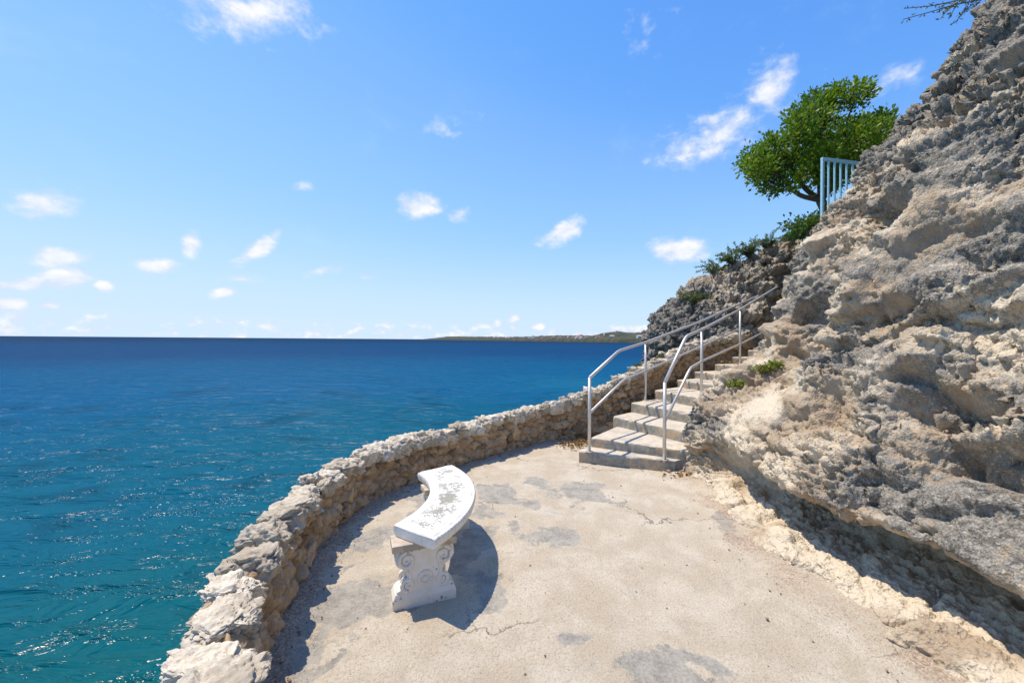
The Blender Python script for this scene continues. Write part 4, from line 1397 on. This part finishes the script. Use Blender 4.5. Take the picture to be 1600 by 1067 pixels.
for (px, py, rp, dyy) in clumps:
    c = tp(px, py)
    c[1] += dyy
    rad = rp / 622 * TY * 0.93
    near_ = limbs[np.argmin(((limbs - c) ** 2).sum(1))]
    mid = near_ * 0.5 + c * 0.5 + r2.normal(size=3) * 0.06
    pth, _l = catmull([near_, mid, c], 14)
    trunk.tube(pth, np.linspace(0.026, 0.010, 14), 6)
    for k in range(9):
        dv = r2.normal(size=3); dv /= np.linalg.norm(dv)
        e_ = c + dv * rad * 0.9
        pth, _l = catmull([c - (c - mid) * 0.2, (c + e_) / 2 + r2.normal(size=3) * 0.03, e_], 6)
        trunk.tube(pth, np.linspace(0.012, 0.004, 6), 4)
    tone = r2.normal(0, 0.16)
    nl = int(900 * (rp / 30) ** 2)
    # sprigs: small bunches spread through the clump
    ns = max(10, nl // 13)
    sd_ = r2.normal(size=(ns, 3)); sd_ /= np.linalg.norm(sd_, axis=1, keepdims=True)
    sr = r2.random(ns) ** 0.45 * rad * np.where(r2.random(ns) < 0.18, 1.32, 1.04)
    sc = c + sd_ * sr[:, None] * np.array([1.0, 1.0, 0.85])
    for q in range(ns):
        m_ = 13
        off = r2.normal(size=(m_, 3)) * 0.055
        cents.append(sc[q] + off)
        cdirs.append(off + sd_[q] * 0.05 + np.array([0, 0, 0.03]))
        ccol.append(np.clip(r2.normal(0.48, 0.2, m_) + tone, 0, 1))
trunk.obj('trunk', M_bark, tree, True)
for v in ():
    pass
V_, F_, at_ = leaves_np(np.vstack(cents), np.vstack(cdirs), 0.084, r2, 0.62, np.concatenate(ccol))
obj_np('crown', V_ - TO, F_, M_leaf, tree, False, at_)
tr_ob = [c for c in tree.children if c.name.startswith('trunk')][0]
tr_ob.data.transform(Matrix.Translation(-Vector(TO)))


def bush(name, label, cat, pos, rad, n_, mat, leaf, seed, flat=0.75, group=None):
    r = np.random.default_rng(seed)
    e = empty(name, pos)
    tag(e, label, cat, group)
    st = Geo()
    cs2, ds2 = [], []
    for k in range(14):
        dv = r.normal(size=3); dv[2] = abs(dv[2]) * 0.8 + 0.15; dv /= np.linalg.norm(dv)
        tip = dv * rad * r.uniform(0.6, 1.05) * np.array([1, 1, flat])
        pth, _l = catmull([(0, 0, -0.05), tip * 0.5 + r.normal(size=3) * 0.03, tip], 7)
        st.tube(pth, np.linspace(0.012, 0.004, 7), 5)
        m_ = n_ // 14
        t = r.random(m_) ** 0.6
        cc = tip * t[:, None] + r.normal(size=(m_, 3)) * rad * 0.22 * np.array([1, 1, flat])
        cs2.append(cc); ds2.append(cc * 0.6 + r.normal(size=(m_, 3)) * rad * 0.3)
    st.obj('stem', M_bark, e, True)
    V_, F_, at_ = leaves_np(np.vstack(cs2), np.vstack(ds2), leaf, r, 0.55)
    obj_np('foliage', V_, F_, mat, e, False, at_)
    return e


bush('bush', 'dark green bush at the foot of the blue railing', 'bush', tuple(tp(1262, 362, 7.9)), 0.42, 1500, M_leafdark, 0.075, 31)
bush('bush', 'small dark bush beside the tree trunk behind the railing', 'bush', tuple(tp(1300, 345, 8.4)), 0.40, 1200, M_leafdark, 0.075, 32)


def scrub(label, pos, reach, n_st, seed, lean=(0, 0, 0.3), mat=None, leaf=0.055, group='scrub on the headland', name='scrub_plant', leaves=70):
    """wiry scrub: long twigs set with short narrow leaves"""
    r = np.random.default_rng(seed)
    e = empty(name, pos)
    tag(e, label, 'shrub', group)
    st = Geo()
    cs2, ds2 = [], []
    for k in range(n_st):
        dv = r.normal(size=3) * np.array([1, 0.8, 0.55]) + np.array(lean)
        dv[2] = abs(dv[2]) * 0.7 + 0.05
        dv /= np.linalg.norm(dv)
        ln = reach * r.uniform(0.45, 1.0)
        tip = dv * ln
        midp = tip * 0.5 + np.array([0, 0, 0.12 * ln]) + r.normal(size=3) * 0.05 * ln
        pth, _l = catmull([(0, 0, -0.12), midp, tip], 12)
        st.tube(pth, np.linspace(0.008, 0.0025, 12), 4)
        m_ = leaves
        idx = r.uniform(2, 11, m_)
        q = np.stack([np.interp(idx, np.arange(12), pth[:, c]) for c in range(3)], 1)
        dr = tip / ln * 0.6 + r.normal(size=(m_, 3)) * 0.7
        cs2.append(q + r.normal(size=(m_, 3)) * 0.012); ds2.append(dr)
    st.obj('stem', M_bark, e, True)
    V_, F_, at_ = leaves_np(np.vstack(cs2), np.vstack(ds2), leaf, r, 0.36)
    obj_np('foliage', V_, F_, mat or M_scrub, e, False, at_)
    return e


def head_point(px, py):
    """the point of the headland that lies nearest to a direction from the viewpoint"""
    hor = 531 + 0.0077 * (px - 800)
    d_ = np.array([(px - 800) / 622, 1.0, (hor - py) / 622])
    d_ /= np.linalg.norm(d_)
    v_ = HEAD.reshape(-1, 3) - np.array([0, 0, 1.55])
    al = v_ @ d_
    ds_ = np.linalg.norm(v_ - al[:, None] * d_, axis=1) + np.where(al > 0, al * 0.012, 99)
    return HEAD.reshape(-1, 3)[np.argmin(ds_)]


for (px, py, rc, ns, lab) in [
    (1085, 470, 0.55, 26, 'wiry grey-green shrub low on the seaward nose of the headland'),
    (1118, 425, 0.55, 26, 'wiry shrub on the shoulder of the headland'),
    (1140, 402, 0.60, 30, 'dense wiry shrub on the rim of the headland'),
    (1165, 388, 0.55, 26, 'wiry shrub with bare twig tips on the headland rim'),
    (1190, 376, 0.50, 20, 'thin twiggy shrub near the top of the headland rim'),
    (1128, 440, 0.45, 18, 'small scrub tuft in a hollow of the headland'),
    (1235, 368, 0.35, 14, 'low scrub tuft on the rim below the dark bush')]:
    p_ = head_point(px, py)
    scrub(lab, tuple(p_), rc, ns, px, lean=(-0.6, -0.2, 0.15))


def rock_point(x_img, y_img):
    hor = 531 + 0.0077 * (x_img - 800)
    d_ = np.array([(x_img - 800) / 622, 1.0, (hor - y_img) / 622])
    d_ /= np.linalg.norm(d_)
    v_ = ROCK.reshape(-1, 3) - np.array([0, 0, 1.55])
    al = v_ @ d_
    ds_ = np.linalg.norm(v_ - al[:, None] * d_, axis=1) + np.where(al > 0, al * 0.01, 99)
    return ROCK.reshape(-1, 3)[np.argmin(ds_)]


for (px, py, rd_, lab) in [(1192, 577, 0.13, 'bright green weed in a cleft above the rock shelf'), (1212, 574, 0.12, 'second bright green weed in the cleft, nearer the cliff'), (1149, 600, 0.09, 'small yellow-green weed on the rock knob by the stairs')]:
    p_ = rock_point(px, py)
    bush('weed', lab, 'weed', tuple(p_), rd_, 240, M_weed, 0.035, int(px), 0.6, 'weeds in the rock')
for (s_, lab, kk) in [(WL * 0.742, 'tiny green weed on top of the wall by the stairs', 1), (WL * 0.80, 'tiny green weed on the wall beside the upper steps', 2)]:
    p, nrm, tg = wall_at(s_)
    bush('weed', lab, 'weed', (p[0] - nrm[0] * 0.15, p[1] - nrm[1] * 0.15, p[2] + 0.02), 0.07, 120, M_leafdark, 0.03, 70 + kk, 0.8, 'weeds on the wall')

# acacia on the cliff above, its twigs hanging into view
r3 = np.random.default_rng(77)
ac = empty('acacia_tree', (8.6, 5.7, 7.4))
tag(ac, 'feathery acacia twigs hanging over the top of the cliff', 'tree')
AO = np.array([8.6, 5.7, 7.4])
g = Geo()
pth, _l = catmull([(0, 0, -0.8), (-0.1, 0, 0.1), (-0.5, -0.1, 0.55)], 10)
g.tube(pth, np.linspace(0.09, 0.06, 10), 8)
cs2, ds2 = [], []
def twig(pts, r0, nl):
    pth, _l = catmull(pts, 18)
    g.tube(pth, np.linspace(r0, 0.004, 18), 5)
    idx = r3.uniform(3, 17, nl)
    q = np.stack([np.interp(idx, np.arange(18), pth[:, c]) for c in range(3)], 1)
    cs2.append(q + r3.normal(size=(nl, 3)) * 0.012)
    ds2.append(r3.normal(size=(nl, 3)) + (pth[-1] - pth[0]) * 0.2)
def W_(px, py, y): return tp(px, py, y) - AO
f0 = np.array([-0.5, -0.1, 0.55])
twig([f0, W_(1560, -30, 5.6), W_(1475, 5, 5.6), W_(1408, 14, 5.6)], 0.02, 90)
twig([f0, W_(1555, -20, 5.5), W_(1480, 10, 5.5), W_(1407, 31, 5.5)], 0.02, 110)
for (a_, b_) in [((1490, 2), (1466, 30)), ((1500, -2), (1478, 30)), ((1520, -8), (1497, 24)), ((1530, -5), (1488, 36)), ((1545, -10), (1515, 14)), ((1560, -20), (1535, 6)), ((1510, -2), (1470, 22))]:
    twig([f0 * 0.3 + W_(1560, -40, 5.6) * 0.7, W_(a_[0], a_[1], 5.55), W_((a_[0] + b_[0]) / 2, (a_[1] + b_[1]) / 2 - 3, 5.55), W_(b_[0], b_[1], 5.55)], 0.012, 75)
g.obj('trunk', M_bark, ac, True)
V_, F_, at_ = leaves_np(np.vstack(cs2), np.vstack(ds2), 0.045, r3, 0.45)
obj_np('crown', V_, F_, M_scrub, ac, False, at_)

# ------------------------------------------------------------------ blue railing on the clifftop
rail = empty('railing', (5.59, 7.2, 3.6))
tag(rail, 'light blue metal railing with vertical bars on the clifftop', 'railing')
RO = np.array([5.59, 7.2, 3.6])
A_, B_ = np.array([5.59, 7.2]), np.array([7.6, 7.62])
dr = (B_ - A_) / np.linalg.norm(B_ - A_)
rz = math.atan2(dr[1], dr[0])
Lr = np.linalg.norm(B_ - A_)
mid_ = (A_ + B_) / 2
g = Geo(); g.box((mid_[0] - RO[0], mid_[1] - RO[1], 4.86 - RO[2]), (Lr + 0.04, 0.05, 0.05), rz); g.obj('top_rail', M_blue, rail, False, 0.006)
g = Geo(); g.box((mid_[0] - RO[0], mid_[1] - RO[1], 3.86 - RO[2]), (Lr - 0.06, 0.03, 0.03), rz); g.obj('bottom_rail', M_blue, rail, False, 0.004)
k = 0
d_ = 0.0
while d_ < Lr:
    p = A_ + dr * d_
    w = 0.042 if k == 0 else 0.027
    z0_ = 3.45 if k % 8 == 0 else 3.875
    g = Geo(); g.box((p[0] - RO[0], p[1] - RO[1], (z0_ + 4.835) / 2 - RO[2]), (w, w, 4.835 - z0_), rz); g.obj('post' if k % 8 == 0 else 'baluster', M_blue, rail, False, 0.004)
    d_ += 0.135
    k += 1

# ------------------------------------------------------------------ loose grit and dry leaves
r4 = np.random.default_rng(5)
def scatter_stones(name, pts, smin, smax, mat, label):
    v0, f0_ = ICO[2]
    # a very small pebble: an 80-face lump squeezed at random
    Vs, Fs_ = [], []
    v1, f1_ = ico(1)
    for k, p in enumerate(pts):
        sz = smin + (smax - smin) * r4.random() ** 3
        sc = r4.uniform(0.6, 1.2, 3) * sz * np.array([1, 1, 0.7])
        an = r4.uniform(0, 6.28)
        vv = v1 * sc * (1 + r4.normal(size=(len(v1), 1)) * 0.15)
        rot = np.array([[math.cos(an), -math.sin(an), 0], [math.sin(an), math.cos(an), 0], [0, 0, 1]])
        Vs.append(vv @ rot.T + p)
        Fs_.append(f1_ + k * len(v1))
    o = obj_np(name, np.vstack(Vs), np.vstack(Fs_), mat, None, False)
    return tag(o, label, 'gravel', kind='stuff')


pts = []
for k in range(1500):
    s_ = r4.uniform(3.2, WL * 0.66)
    p, nrm, tg = wall_at(s_)
    off = abs(r4.normal()) * 0.10 + 0.02
    pts.append((p[0] + nrm[0] * off, p[1] + nrm[1] * off, 0.008))
for k in range(500):
    y = r4.uniform(1.4, 4.6)
    off = abs(r4.normal()) * 0.22
    pts.append((np.interp(y, xb[:, 0], xb[:, 1]) - off + 0.08, y, 0.012))
for k in range(160):
    pts.append((r4.uniform(-1.1, 2.0), r4.uniform(1.4, 5.2), 0.004))
scatter_stones('gravel', np.array(pts), 0.0015, 0.009, M_stone, 'fine loose grit lying on the terrace floor')

cs2 = []
for k in range(260):
    t = r4.random()
    cs2.append((np.interp(t, [0, 1], [0.75, 1.35]) + r4.normal() * 0.08, np.interp(t, [0, 1], [5.75, 6.1]) + r4.normal() * 0.11, 0.02 + r4.random() * 0.03))
for k in range(140):
    cs2.append((4.75 + r4.normal() * 0.25, 8.15 + r4.normal() * 0.12, 1.11 + r4.random() * 0.05))
for k in range(60):
    cs2.append((2.02 + r4.normal() * 0.15, 4.55 + r4.normal() * 0.06, 0.03 + r4.random() * 0.02))
cs2 = np.array(cs2)
dd_ = r4.normal(size=cs2.shape) * np.array([1, 1, 0.35])
V_, F_, at_ = leaves_np(cs2, dd_, 0.055, r4, 0.55)
o = obj_np('fallen_leaves', V_, F_, M_dry, None, False, at_)
tag(o, 'dry brown leaves drifted into the corner by the steps', 'leaves', kind='stuff')
